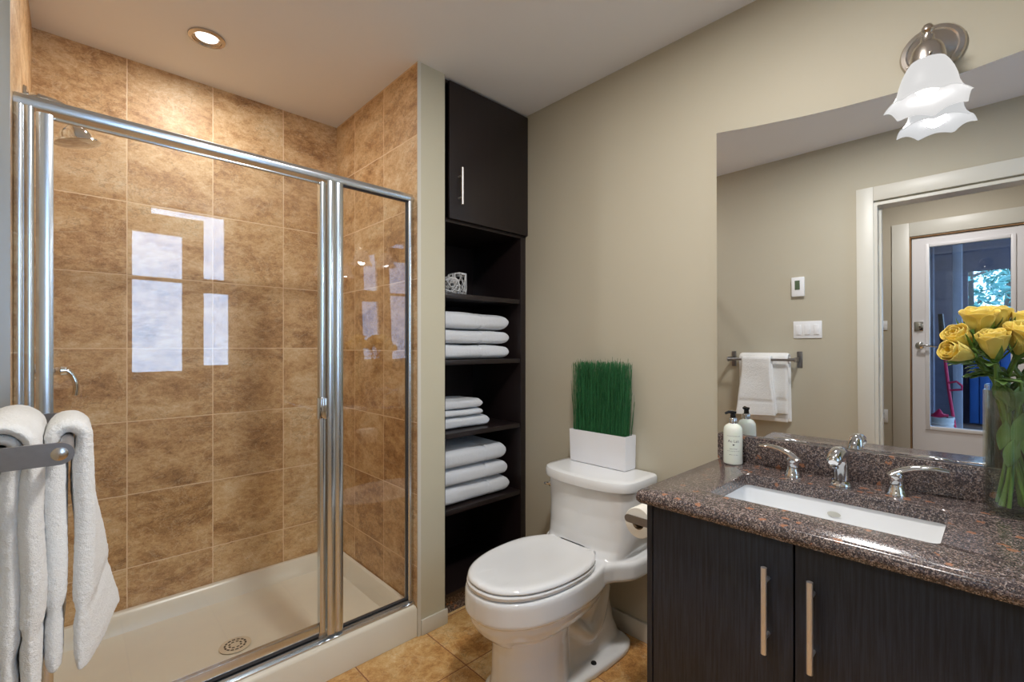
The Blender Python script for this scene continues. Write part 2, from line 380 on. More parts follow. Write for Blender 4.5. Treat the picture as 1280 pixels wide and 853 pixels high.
# ------------------------------------------------------------------ hallway beyond the doorway
XH = -1.70; HY0, HY1, HZ = -0.185, 0.526, 2.012
struct(MB().box(XH-0.12, -0.245, YR-0.12, 2.65, -0.08, -0.001).build('floor_hall', M['hallfloor']))
struct(MB().box(XH-0.12, -0.245, YR-0.12, 2.65, ZC, ZC+0.1).build('ceiling_hall', M['ceiling']))
w = MB().box(XH-0.12, XH, HY1, 2.53, 0, ZC).box(XH-0.12, XH, YR, HY0, 0, ZC).box(XH-0.12, XH, HY0, HY1, HZ, ZC)
struct(w.build('wall_hall', M['hall']))
struct(MB().box(XH-0.12, -0.245, 2.53, 2.65, 0, ZC).build('wall_hall_end', M['hall']))
struct(MB().box(XH-0.12, -0.245, YR-0.12, YR, 0, ZC).build('wall_hall_rear', M['hall']))
casing('trim_5', XH+0.0005, XH+0.020, HY0, HY1, HZ+0.005, 0.115, M['trim'])
m = MB().box(XH-0.12, XH+0.012, HY1-0.008, HY1-0.0005, 0, HZ).box(XH-0.12, XH+0.012, HY0+0.0005, HY0+0.008, 0, HZ).box(XH-0.12, XH+0.012, HY0+0.008, HY1-0.008, HZ-0.008, HZ-0.0005)
struct(m.build('trim_6', simple('wood_door_stop', (150, 112, 70), 0.6)))
# exterior door
GY0, GY1, GZ0, GZ1 = -0.055, 0.402, 0.43, 1.915
d1 = bpy.data.objects.new('door_1', None); COL.objects.link(d1); d1.location = (XH-0.02, (HY0+HY1)/2, 0); struct(d1)
a0, a1 = HY0+0.012, HY1-0.014
m = MB(); xa, xb = XH-0.050, XH-0.006
m.box(xa, xb, a0, GY0, 0.006, HZ-0.012).box(xa, xb, GY1, a1, 0.006, HZ-0.012).box(xa, xb, GY0, GY1, 0.006, GZ0).box(xa, xb, GY0, GY1, GZ1, HZ-0.012)
m.build('door_panel', M['door'], d1)
m = MB(); e = 0.028
for (y0, y1, z0, z1) in ((GY0-e, GY0, GZ0-e, GZ1+e), (GY1, GY1+e, GZ0-e, GZ1+e), (GY0, GY1, GZ0-e, GZ0), (GY0, GY1, GZ1, GZ1+e)):
    m.box(xb, xb+0.012, y0, y1, z0, z1, 0.004)
m.build('glazing_frame', M['door'], d1)
MB().box(XH-0.031, XH-0.026, GY0-0.004, GY1+0.004, GZ0-0.004, GZ1+0.004).build('glass_pane', M['window_glass'], d1)
m = MB().box(xb, xb+0.010, 0.440, 0.500, 1.225, 1.305, 0.006).lathe([(0.019, 0), (0.017, 0.014), (0.0, 0.016)], (xb+0.010, 0.470, 1.265), 20, 'x')
m.box(xb+0.02, xb+0.034, 0.466, 0.474, 1.25, 1.28, 0.003).build('deadbolt', M['chrome'], d1)
m = MB().lathe([(0.0, 0), (0.030, 0), (0.028, 0.008), (0.012, 0.012), (0.011, 0.045), (0.0, 0.047)], (xb, 0.465, 1.105), 24, 'x')
m.tube([(xb+0.040, 0.465, 1.105), (xb+0.045, 0.43, 1.108), (xb+0.043, 0.39, 1.100), (xb+0.040, 0.355, 1.092)], [0.010, 0.009, 0.008, 0.006]).build('door_lever', M['chrome'], d1)
tag(MB().box(XH+0.0005, XH+0.008, 0.675, 0.745, 1.24, 1.32, 0.003).box(XH+0.008, XH+0.012, 0.695, 0.725, 1.255, 1.305, 0.001).build('light_switch', M['white']), 'small white light switch beside the hallway exterior door', 'light switch')
m = MB().box(XH+0.0005, XH+0.008, 0.675, 0.745, 0.43, 0.545, 0.003).box(XH+0.008, XH+0.011, 0.693, 0.727, 0.445, 0.485, 0.003).box(XH+0.008, XH+0.011, 0.693, 0.727, 0.490, 0.530, 0.003)
o = m.build('power_outlet', M['white']); tag(o, 'white wall outlet low on the hallway wall by the door casing', 'outlet')
for z in (0.465, 0.510):
    for y in (0.7025, 0.7175): MB().box(XH+0.0108, XH+0.0114, y-0.0015, y+0.0015, z-0.006, z+0.006).build('outlet_slot', M['dark'], o)

# ------------------------------------------------------------------ outside the exterior door
struct(MB().box(-40, XH-0.12, -25, 25, -0.30, -0.12).build('floor_garden', M['ground']))
struct(MB().box(-6.0, XH-0.121, -3.0, 2.5, -0.12, -0.04).build('floor_porch', M['deck']))
struct(MB().box(-6.0, XH-0.121, -3.0, 2.5, 2.55, 2.62).build('ceiling_porch', M['timber']))
m = MB().box(-5.1, -5.0, 0.29, 2.5, -0.04, 2.55).box(-5.1, -5.0, -1.6, 0.29, -0.04, 1.00).box(-5.1, -5.0, -1.6, 0.29, 1.94, 2.55)
struct(m.build('wall_porch', M['timber']))
m = MB()
for i in range(12): m.box(-4.999, -4.985, 0.30, 2.45, i*0.2, i*0.2+0.185)
struct(m.build('wall_porch_siding', M['timber']))
struct(MB().box(-5.0, -1.83, 2.2, 2.3, -0.04, 2.55).build('wall_porch_side', M['timber']))
tag(MB().box(-4.05, -3.95, 0.30, 0.38, -0.04, 2.42, 0.004).build('porch_post', M['timber_pale']), 'pale upright timber post outside the glazed door', 'post')
tag(MB().box(-4.06, -3.94, -2.5, 2.1, 2.421, 2.549, 0.004).build('porch_beam', M['timber_pale']), 'pale horizontal beam under the porch roof outside the glazed door', 'beam')
tag(MB().box(-3.36, -3.16, 0.49, 2.0, -0.04, 2.3, 0.004).box(-3.17, -3.15, 0.50, 0.58, -0.04, 2.3, 0.004).build('timber_screen', M['timber']), 'dark timber screen at the left of the porch view', 'screen')
m = MB(); 
for i in range(13):
    y0 = -0.9+i*0.09; m.box(-4.84+0.012*(i % 2), -4.80+0.012*(i % 2), y0, y0+0.09, 0.0, 0.96, 0.01)
tag(m.build('blue_tarpaulin', M['blue']), 'blue folded tarpaulin hung across the low porch wall', 'tarpaulin')
# bucket with rag
b = thing('bucket', 'white bucket outside the glazed door with a pink rag on it', 'bucket', (-3.0, 0.415, -0.04))
m = MB().lathe([(0.0, -0.04), (0.075, -0.04), (0.095, 0.30), (0.10, 0.31), (0.10, 0.325), (0.092, 0.325), (0.088, 0.30), (0.07, 0.0), (0.0, 0.0)], (-3.0, 0.415, 0), 28)
for z in (0.18, 0.22, 0.26): m.lathe([(0.088+0.02*(z-0.1), z-0.006), (0.094+0.02*(z-0.1), z), (0.088+0.02*(z-0.1), z+0.006)], (-3.0, 0.415, 0), 28)
m.build('body', M['white'], b)
m = MB()
rg = []
for i in range(9):
    row = []
    for j in range(9):
        u, v = i/8-0.5, j/8-0.5
        row.append((-3.0+u*0.13, 0.43+v*0.13, 0.335+0.07*math.exp(-18*(u*u+v*v))+0.012*math.sin(9*u+5*v)))
    rg.append(row)
m.loft(rg, False, False, True, False); rag = m.build('cleaning_rag', M['pink']); tag(rag, 'crumpled pink rag lying on the white bucket outside', 'rag')
mod = rag.modifiers.new('s', 'SOLIDIFY'); mod.thickness = 0.006
t = thing('long_handled_tool', 'pink long-handled tool leaning behind the white bucket outside', 'tool', (-3.25, 0.30, -0.04))
MB().tube([(-3.12, 0.30, 0.0), (-3.13, 0.37, 0.6), (-3.14, 0.405, 1.0)], 0.014, 8).build('shaft', M['pink'], t)
MB().tube([(-3.13, 0.375, 0.66), (-3.12, 0.31, 0.68), (-3.12, 0.27, 0.64), (-3.12, 0.27, 0.60), (-3.13, 0.36, 0.585)], 0.011, 8).build('side_handle', M['pink'], t)
MB().tube([(-3.14, 0.405, 1.0), (-3.145, 0.43, 1.38)], [0.03, 0.022], 8).build('motor_housing', M['black_plastic'], t)
MB().box(-3.17, -3.07, 0.24, 0.34, -0.04, 0.01, 0.01).build('foot', M['black_plastic'], t)
# trees
def tree(name, x, y, h, r, label, seed):
    rnd = random.Random(seed); t = thing(name, label, 'tree', (x, y, -0.12), None)
    m = MB(); m.tube([(x, y, -0.12), (x+0.05, y+0.03, h*0.5), (x, y-0.04, h)], [0.09, 0.06, 0.02], 8)
    for k in range(9):
        z = h*(0.3+0.07*k); a = rnd.random()*6.28; L = r*(0.9-0.06*k)
        m.tube([(x, y, z), (x+math.cos(a)*L, y+math.sin(a)*L, z+0.3*L)], [0.03, 0.008], 6)
    m.build('trunk', M['bark'], t)
    m = MB()
    for k in range(650):
        a = rnd.random()*6.28; z = h*(0.22+0.80*rnd.random()); rr = r*(0.25+0.9*rnd.random())*(1.15-0.75*z/h)*1.2
        c = Vector((x+math.cos(a)*rr, y+math.sin(a)*rr, z)); 
        q = Matrix.Rotation(rnd.random()*6.28, 3, Vector((rnd.random()-.5, rnd.random()-.5, rnd.random()-.5)).normalized()); s_ = 0.05+0.06*rnd.random()
        m.add([tuple(c+q@Vector(p)*s_) for p in ((-1, 0, 0), (0, -0.5, 0.2), (1.2, 0, 0), (0, 0.5, 0.2))], [(0, 1, 2, 3)])
    m.build('foliage', M['foliage'], t, False)
tree('garden_tree', -9.0, 0.38, 4.2, 1.0, 'slender garden tree at the left of the bright porch opening', 3)
tree('garden_tree', -12.5, -0.15, 3.4, 1.3, 'rounder garden tree filling the middle of the bright porch opening', 5)
tree('garden_tree', -17.0, 1.2, 3.6, 2.4, 'far low garden tree behind the slender one', 9)

# ------------------------------------------------------------------ wall fittings on the wall opposite the mirror
t = thing('thermostat', 'small white thermostat with a grey screen above the triple switch', 'thermostat', (XO, 0.937, 1.56))
MB().box(XO+0.0005, XO+0.022, 0.900, 0.976, 1.495, 1.625, 0.005).build('body', M['white'], t)
MB().box(XO+0.0215, XO+0.0235, 0.925, 0.955, 1.540, 1.602, 0.001).build('screen', M['green_lcd'], t)
t = thing('switch_plate', 'white triple rocker switch plate on the beige wall seen in the mirror', 'light switch', (XO, 0.888, 1.27))
MB().box(XO+0.0005, XO+0.007, 0.805, 0.971, 1.213, 1.328, 0.003).build('plate', M['white'], t)
for y in (0.835, 0.888, 0.941):
    MB().box(XO+0.007, XO+0.012, y-0.0165, y+0.0165, 1.237, 1.304, 0.002).build('rocker', M['white'], t)

# ------------------------------------------------------------------ towel rail and hanging towels
tr_ = thing('towel_rail', 'brushed steel double towel rail mounted on the left wall', 'towel rail', (XO, 1.13, 1.08))
def flat_arm(y):
    n_ = 14; out = [(XO+0.001, 1.056), ] + [( -0.0125+0.0165*math.cos(a), 1.072+0.0160*math.sin(a)) for a in [(-PI/2)+PI*i/n_ for i in range(n_+1)]] + [(XO+0.001, 1.088)]
    return MB().loft([[(p[0], y-0.003, p[1]) for p in out], [(p[0], y+0.003, p[1]) for p in out]], True, True, False)
for y in (0.935, 1.365):
    am = flat_arm(y).build('arm', M['steel'], tr_)
    MB().box(XO+0.0006, XO+0.006, y-0.016, y+0.016, 1.014, 1.124, 0.002).build('wall_plate', M['steel'], am)
    s = -1 if y < 1 else 1
    MB().lathe([(0.0, 0), (0.0095, 0), (0.0095, 0.0015), (0.006, 0.003), (0.0, 0.0032)] if s > 0 else [(0.0, 0), (0.0095, 0), (0.0095, -0.0015), (0.006, -0.003), (0.0, -0.0032)], (-0.012, y+s*0.003, 1.072), 20, 'y').build('screw', M['nickel'], am)
MB().tube([(-0.0045, 0.938, 1.072), (-0.0045, 1.362, 1.072)], 0.008, 16).build('front_bar', M['steel'], tr_)
MB().tube([(-0.076, 0.938, 1.072), (-0.076, 1.362, 1.072)], 0.008, 16).build('rear_bar', M['steel'], tr_)

def drape(m, xc, hw, z_top, y0, y1, zf, zb, thk, zhem_f, zhem_b, flare=0.0, ny=26, seed=0, corner=0.0, zbar=1.072, fl_y=0.0, thk2=None, hw2=None):
    """one thick folded towel layer hung over a bar at x = xc: front side at +x, back side at -x"""
    path = []
    for i in range(34): path.append((+1, zf+(zbar-zf)*i/33.0, 0))
    for i in range(1, 16): path.append((0, 0, PI*i/16))
    for i in range(34): path.append((-1, zbar-(zbar-zb)*i/33.0, 0))
    rings = []
    for k in range(ny+1):
        v = k/ny; y = lerp(y0, y1, v)
        e = min(v, 1-v)*(y1-y0); ef = math.sqrt(max(0.0, 1-(1-min(1, e/0.012))**2))*0.72+0.28
        outer = []; inner = []
        for (sd, z, a) in path:
            if sd == 0:
                cx, cz = math.cos(a), math.sin(a)
                px_, pz = xc+hw*cx, zbar+(z_top-thk/2-zbar)*cz; nx, nz = cx, cz; th = thk
                yy = y
            else:
                dz = zbar-z; L = zbar-(zf if sd > 0 else zb); q = dz/L
                zh = zhem_f if sd > 0 else zhem_b
                ss = min(1, max(0, (dz-0.008)/0.040)); ss = ss*ss*(3-2*ss)
                th = lerp(thk, thk2 or thk, ss)*(1.0 if z > zh else 0.80)*(1.0 if abs(z-zh) > 0.012 else 0.72)
                squeeze = 1-0.06*math.exp(-((dz-0.12)/0.10)**2)
                wav = 0.0035*noise.noise(Vector((y*9, z*6, seed+sd*3)))*min(1, q*3)*2.2
                px_ = xc+sd*lerp(hw, hw2 or hw, ss)*squeeze + wav + (flare*q**1.7*v if sd > 0 else 0)
                yy = y+(0.006*noise.noise(Vector((z*7, v*2, seed+7))) + fl_y*q*(v-0.5))*min(1, q*2)
                pz = z; nx, nz = sd, 0
                if q > 0.965: th *= 0.8
                if sd > 0 and corner: pz = z-corner*q*v
            t_ = th/2*ef
            outer.append((px_+nx*t_, yy, pz+nz*t_)); inner.append((px_-nx*t_, yy, pz-nz*t_))
        rings.append(outer+inner[::-1])
    k0 = len(m.v); m.loft(rings, False, False, True)
    N_ = len(rings[0]); h_ = N_//2
    for base, fl in ((k0, 1), (k0+N_*(len(rings)-1), 0)):
        for i in range(h_-1):
            q_ = (base+i, base+i+1, base+N_-2-i, base+N_-1-i)
            m.f.append(q_ if fl else q_[::-1]); m.sm.append(True)
def fuzz(o, s=0.0025):
    sub = o.modifiers.new('sub', 'SUBSURF'); sub.levels = 1; sub.render_levels = 2
    tx = bpy.data.textures.new('terry_cloth', 'CLOUDS'); tx.noise_scale = 0.006; tx.noise_depth = 2
    d = o.modifiers.new('d', 'DISPLACE'); d.texture = tx; d.strength = s; d.mid_level = 0.5; d.texture_coords = 'LOCAL'
m = MB()
drape(m, -0.076, 0.034, 1.117, 0.985, 1.300, 0.700, 0.640, 0.018, 0.800, 0.72, seed=2, flare=0.006, thk2=0.028, hw2=0.034)
drape(m, -0.076, 0.0168, 1.0985, 0.992, 1.296, 0.640, 0.660, 0.016, 0.760, 0.70, seed=5, flare=0.004, thk2=0.028, hw2=0.0105)
bt = m.build('bath_towel', M['terry'], None, False); tag(bt, 'thick white bath towel folded over the rear bar of the towel rail', 'towel'); fuzz(bt)
m = MB()
drape(m, -0.0025, 0.0195, 1.1035, 1.072, 1.262, 0.690, 0.700, 0.022, 0.790, 0.800, seed=11, flare=0.055, fl_y=0.05, thk2=0.028, hw2=0.0175)
ht = m.build('hand_towel', M['terry'], None, False); tag(ht, 'smaller white hand towel over the front bar of the towel rail', 'towel'); fuzz(ht)

# ------------------------------------------------------------------ shower tray
tr = thing('shower_tray', 'cream acrylic shower tray with a raised front kerb', 'shower tray', (0.478, 2.1, 0))
x0, x1, y0, y1 = XT+0.0008, XS-0.0008, 1.702, YB-0.0008
def rrect(x0, x1, y0, y1, r, z, n=6):
    p = []
    for (cx, cy, a) in ((x1-r, y1-r, 0), (x0+r, y1-r, PI/2), (x0+r, y0+r, PI), (x1-r, y0+r, 1.5*PI)):
        for i in range(n+1): p.append((cx+r*math.cos(a+PI/2*i/n), cy+r*math.sin(a+PI/2*i/n), z))
    return p
rings = [rrect(x0, x1, y0, y1, 0.004, 0.001), rrect(x0, x1, y0, y1, 0.004, 0.116), rrect(x0+0.003, x1-0.003, y0+0.006, y1-0.003, 0.006, 0.127),
         rrect(x0+0.006, x1-0.006, y0+0.014, y1-0.006, 0.006, 0.131),
         rrect(x0+0.022, x1-0.022, y0+0.100, y1-0.020, 0.02, 0.129), rrect(x0+0.030, x1-0.030, y0+0.110, y1-0.028, 0.03, 0.118),
         rrect(x0+0.055, x1-0.055, y0+0.130, y1-0.055, 0.05, 0.055), rrect(x0+0.085, x1-0.085, y0+0.155, y1-0.085, 0.06, 0.042),
         rrect(0.35, 0.60, 1.98, 2.22, 0.08, 0.034), rrect(0.43, 0.52, 2.058, 2.148, 0.044, 0.0335)]
m = MB().loft(rings, True, True, True)
o = m.build('basin', M['acrylic'], tr)
m = MB().lathe([(0.0, 0.0348), (0.052, 0.0348), (0.056, 0.038), (0.050, 0.040), (0.0, 0.040)], (0.475, 2.103, 0), 40)
dr = m.build('drain_cover', simple('drain_cover', (214, 200, 176), 0.3), tr)
m = MB()
for (rr, k, wd) in ((0.036, 14, 0.72), (0.021, 8, 0.6)):
    for i in range(k):
        a0 = 2*PI*i/k; a1 = a0+2*PI/k*wd
        pts = [(0.475+q*math.cos(a), 2.103+q*math.sin(a), 0.0403) for q, a in ((rr-0.0035, a0), (rr+0.0035, a0), (rr+0.0035, (a0+a1)/2), (rr+0.0035, a1), (rr-0.0035, a1), (rr-0.0035, (a0+a1)/2))]
        m.add(pts, [tuple(range(6))])
m.build('drain_slots', M['dark'], dr)

# ------------------------------------------------------------------ shower enclosure
YD = 1.748
en = thing('shower_enclosure', 'polished aluminium framed glass shower enclosure with a pivot door', 'shower screen', (0.478, YD, 0.131))
def rail(prof, x0, x1, name, par):     # prof in (y, z), swept along x
    return MB().loft([[(x0, p[0], p[1]) for p in prof], [(x1, p[0], p[1]) for p in prof]], True, True, False).build(name, M['alu'], par)
zb_, zt_ = 0.1315, 1.885
hp = [(YD-0.017, 1.850), (YD-0.020, 1.856), (YD-0.020, 1.868), (YD-0.012, 1.872), (YD-0.008, 1.882), (YD, 1.886), (YD+0.012, 1.886), (YD+0.020, 1.878), (YD+0.020, 1.856), (YD+0.017, 1.850)]
rail(hp, XT+0.001, XS-0.001, 'header_rail', en)
sp = [(YD-0.030, 0.1315), (YD-0.030, 0.137), (YD-0.016, 0.141), (YD-0.014, 0.148), (YD+0.014, 0.152), (YD+0.020, 0.146), (YD+0.020, 0.1315)]
rail(sp, XT+0.001, XS-0.001, 'threshold_rail', en)
def post(prof, z0, z1, name, par, mat='alu'):   # prof in (x, y)
    return MB().loft([[(p[0], p[1], z0) for p in prof], [(p[0], p[1], z1) for p in prof]], True, True, False).build(name, M[mat], par)
def ribbed(xa, xb, ya, yb, ribs):
    n_ = ribs*8; f = []
    for i in range(n_+1):
        x = lerp(xa, xb, i/n_); f.append((x, ya-0.004*abs(math.sin(PI*i/8))**0.7))
    return f+[(xb, yb), (xa, yb)]
post(ribbed(XT+0.0012, -0.070, YD-0.018, YD+0.02, 2), 0.14, 1.851, 'wall_jamb', en)
post(ribbed(1.040, XS-0.0012, YD-0.014, YD+0.016, 1), 0.15, 1.851, 'wall_jamb', en)
post(ribbed(0.694, 0.754, YD-0.018, YD+0.018, 2), 0.150, 1.851, 'centre_post', en)
MB().box(0.752, 1.042, YD-0.003, YD+0.003, 0.150, 1.852).build('fixed_glass', M['glass'], en)
m = MB().box(0.7545, 0.7575, YD-0.006, YD+0.006, 0.153, 1.850).box(1.036, 1.0395, YD-0.006, YD+0.006, 0.153, 1.850).box(0.757, 1.037, YD-0.006, YD+0.006, 0.1525, 0.156).box(0.757, 1.037, YD-0.006, YD+0.006, 1.846, 1.8495)
m.build('glazing_bead', M['seam'], en)
dd = MB().box(-0.040, 0.672, YD-0.003, YD+0.003, 0.190, 1.838).build('door', M['glass'], en)
post(ribbed(-0.067, -0.034, YD-0.016, YD+0.014, 1), 0.165, 1.842, 'hinge_stile', dd)
post(ribbed(0.668, 0.690, YD-0.012, YD+0.012, 1), 0.165, 1.842, 'latch_stile', dd)
MB().box(-0.034, 0.668, YD-0.010, YD+0.010, 0.165, 0.196, 0.002).build('bottom_rail', M['alu'], dd)
MB().box(-0.034, 0.668, YD-0.006, YD+0.006, 1.834, 1.842, 0.002).build('top_rail', M['alu'], dd)
m = MB().box(-0.033, 0.667, YD-0.008, YD+0.008, 0.153, 0.1645)
m.build('drip_seal', M['seam'], dd)
m = MB().box(0.655, 0.686, YD-0.022, YD-0.0165, 0.962, 1.040, 0.002).box(0.6765, 0.684, YD-0.040, YD-0.020, 0.962, 1.040, 0.002).tube([(0.659, YD-0.022, 0.962), (0.659, YD-0.022, 1.040)], 0.006, 12)
m.build('handle', M['chrome'], dd)

# ------------------------------------------------------------------ shower fittings on the hidden left shower wall
sh = thing('overhead_shower', 'chrome shower head with a wide flat face under the header rail', 'shower head', (XT, 2.10, 2.02))
yh = 2.10
MB().lathe([(0.0, 0.0008), (0.030, 0.0008), (0.027, 0.008), (0.012, 0.012), (0, 0.0125)], (XT, yh, 2.015), 24, 'x').build('wall_flange', M['chrome'], sh)
MB().tube(catmull([(XT+0.005, yh, 2.015), (-0.07, yh, 2.020), (-0.022, yh, 2.012), (-0.008, yh, 1.985)], 5), 0.010, 12).build('arm', M['chrome'], sh)
rot = Matrix.Rotation(R(-12), 4, 'Y')
m = MB().lathe([(0.013, 0.0), (0.016, -0.004), (0.016, -0.022), (0.020, -0.028), (0.021, -0.045), (0.036, -0.060), (0.043, -0.075), (0.044, -0.090), (0.058, -0.096), (0.060, -0.101), (0.040, -0.106), (0.0, -0.107)], (-0.008, yh, 1.998), 32, 'z', mtx=Matrix.Rotation(R(-14), 4, 'Y'))
m.build('spray_head', M['chrome'], sh)
MB().tube([(0.020, yh-0.012, 1.965), (0.034, yh-0.020, 1.960)], 0.008, 12).build('spray_lever', M['chrome'], sh)
sv = thing('shower_valve', 'chrome shower mixer with a curved lever handle on the left', 'shower valve', (XT, 2.10, 1.15))
MB().lathe([(0.0, 0.0008), (0.075, 0.0008), (0.070, 0.008), (0.030, 0.012), (0.028, 0.035), (0.020, 0.040), (0.022, 0.050), (0.022, 0.062), (0.013, 0.070), (0.013, 0.078), (0.017, 0.084), (0.015, 0.098), (0.0, 0.102)], (XT, yh, 1.150), 32, 'x').build('valve_body', M['chrome'], sv)
MB().tube(catmull([(XT+0.092, yh, 1.152), (0.000, yh, 1.140), (0.012, yh, 1.105), (0.010, yh, 1.068)], 5), [0.010]*6+[0.0095]*5+[0.0085]*5, 12).build('lever', M['chrome'], sv)

# ------------------------------------------------------------------ recessed downlights
def downlight(name, x, y, r, label):
    t = thing(name, label, 'ceiling light', (x, y, ZC))
    MB().lathe([(r, ZC-0.0006), (r, ZC-0.006), (r*0.80, ZC-0.010), (r*0.76, ZC-0.006), (r*0.72, ZC-0.006), (r*0.66, ZC-0.002), (r*0.62, ZC-0.0008)], (x, y, 0), 40).build('trim_ring', M['nickel'], t)
    MB().lathe([(0.0, ZC-0.004), (r*0.50, ZC-0.004), (r*0.56, ZC-0.003), (r*0.60, ZC-0.0009)], (x, y, 0), 32).build('lamp_face', M['lamp'], t)
    return t
downlight('downlight', 0.386, 2.14, 0.062, 'round recessed ceiling light above the shower')
# (the other two lamps are added outside the frame for fill light)
downlight('downlight', 0.80, 0.50, 0.10, 'added unseen recessed ceiling light that brightens the room')
downlight('downlight', -0.95, 0.3, 0.11, 'added unseen recessed ceiling light that brightens the hallway')

# ------------------------------------------------------------------ tall shelf unit
YF = 1.722
cb = thing('shelf_unit', 'tall espresso shelf unit built in between the pier and the right wall', 'shelf unit', (1.47, 1.95, 0))
XA, XB = 1.2045, XM-0.0008
m = MB().box(XA, XA+0.018, YF, 2.14, 0, 2.436, 0.001).build('side_panel', M['espresso'], cb)
m = MB().box(XB-0.036, XB, YF, 2.14, 0, 2.436, 0.001).build('side_panel', M['espresso'], cb)
MB().box(XA+0.018, XB-0.036, 2.122, 2.14, 0, 2.436).build('back_panel', M['espresso'], cb)
MB().box(XA+0.018, XB-0.036, YF, 2.122, 2.418, 2.436).build('top_panel', M['espresso'], cb)
MB().box(XA+0.018, XB-0.036, YF+0.001, 2.122, 1.795, 1.813).build('fixed_shelf', M['espresso'], cb)
SH = {}
for k, z in enumerate((1.475, 1.168, 0.832, 0.482)):
    SH[k] = z
    MB().box(XA+0.0185, XB-0.0365, YF+0.004, 2.12, z-0.022, z, 0.001).build('shelf', M['espresso'], cb)
MB().box(XA+0.018, XB-0.036, YF+0.002, 2.122, 0.090, 0.108).build('bottom_panel', M['espresso'], cb)
MB().box(XA+0.018, XB-0.036, YF+0.030, YF+0.045, 0, 0.090).build('toe_kick', M['granite'], cb)
for z in (1.475, 1.168, 0.832, 0.482):
    for y in (1.80, 2.05): MB().tube([(XB-0.0362, y, z-0.027), (XB-0.046, y, z-0.027)], 0.004, 8).build('shelf_pin', M['nickel'], cb)
dr = MB().box(1.232, XB-0.001, YF-0.018, YF-0.001, 1.809, 2.428, 0.0012).build('door', M['espresso'], cb)
def bar_handle(x, y, z0, z1, axis_out, parent, r=0.006, inset=0.035, off=0.03):
    ox, oy = axis_out
    m = MB().tube([(x+ox*off, y+oy*off, z0), (x+ox*off, y+oy*off, z1)], r, 14)
    for z in (z0+inset, z1-inset): m.tube([(x, y, z), (x+ox*off, y+oy*off, z)], r*0.7, 10)
    return m.build('handle', M['brushed'], parent)
bar_handle(1.283, YF-0.018, 1.872, 2.040, (0, -1), dr)

# folded towels on the shelves
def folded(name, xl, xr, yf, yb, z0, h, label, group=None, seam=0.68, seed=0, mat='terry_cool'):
    n_ = 170; rings = []; N = 44
    for i in range(n_+1):
        t = (1-math.cos(PI*i/n_))/2; x = lerp(xl, xr, t)
        d = (1-t)*(xr-xl); rr = h*0.46
        pf = max(0, 1-(1-min(1, d/rr))**2.6)**(1/2.6)
        dl = t*(xr-xl); pl = 0.55+0.45*math.sqrt(max(0, 1-(1-min(1, dl/(h*0.25)))**2))
        pf = max(pf, 0.05)*pl
        sm_ = 1-0.16*math.exp(-((t-seam)/0.014)**2)+0.03*math.exp(-((t-seam-0.03)/0.02)**2)
        ring = []
        for j in range(N):
            a = 2*PI*j/N; c, s = math.cos(a), math.sin(a)
            ey = abs(c)**(2/5.0)*(1 if c >= 0 else -1); ez = abs(s)**(2/3.6)*(1 if s >= 0 else -1)
            ny_ = noise.noise(Vector((x*7, c*2, seed*3.1+s)))*0.006
            hy = (yb-yf)/2*(0.96+0.04*pf); yy = (yf+yb)/2+ey*hy*(1 if ey < 0 else 1)
            zz = h/2*ez*pf*sm_
            if ez > 0: zz += (ny_-0.10*h*t*0.6)*pf
            else: zz = max(zz, -h/2)
            ring.append((x, yy+ny_*0.8, z0+h/2+zz))
        rings.append(ring)
    o = MB().loft(rings, True, True, True).build(name, M[mat], None, False)
    zmin = min(v.co.z for v in o.data.vertices)
    for v in o.data.vertices: v.co.z += z0-zmin+0.0004
    tag(o, label, 'towel', group); fz = o.modifiers.new('d', 'DISPLACE'); tx = bpy.data.textures.new('cloth', 'CLOUDS'); tx.noise_scale = 0.01; fz.texture = tx; fz.strength = 0.0015; fz.texture_coords = 'LOCAL'
    fz.mid_level = 1.0
    return o
XL = XA+0.021
zz = SH[1]; pos = ('bottom', 'middle', 'top')
for k, (h, xr) in enumerate(((0.074, 1.648), (0.070, 1.650), (0.086, 1.645))):
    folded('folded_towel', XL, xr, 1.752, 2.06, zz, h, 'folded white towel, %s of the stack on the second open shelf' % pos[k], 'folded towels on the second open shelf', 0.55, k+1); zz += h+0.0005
zz = SH[2]
for k, (h, xr) in enumerate(((0.058, 1.545), (0.034, 1.502), (0.050, 1.500))):
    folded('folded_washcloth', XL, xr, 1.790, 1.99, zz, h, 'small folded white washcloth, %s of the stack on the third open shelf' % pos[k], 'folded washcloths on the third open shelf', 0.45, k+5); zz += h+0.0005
zz = SH[3]
for k, (h, xr) in enumerate(((0.088, 1.652), (0.080, 1.640), (0.096, 1.630))):
    folded('folded_towel', XL, xr, 1.752, 2.08, zz, h, 'thick folded white towel, %s of the stack on the lowest open shelf' % pos[k], 'folded towels on the lowest open shelf', 0.66, k+9); zz += h+0.0005
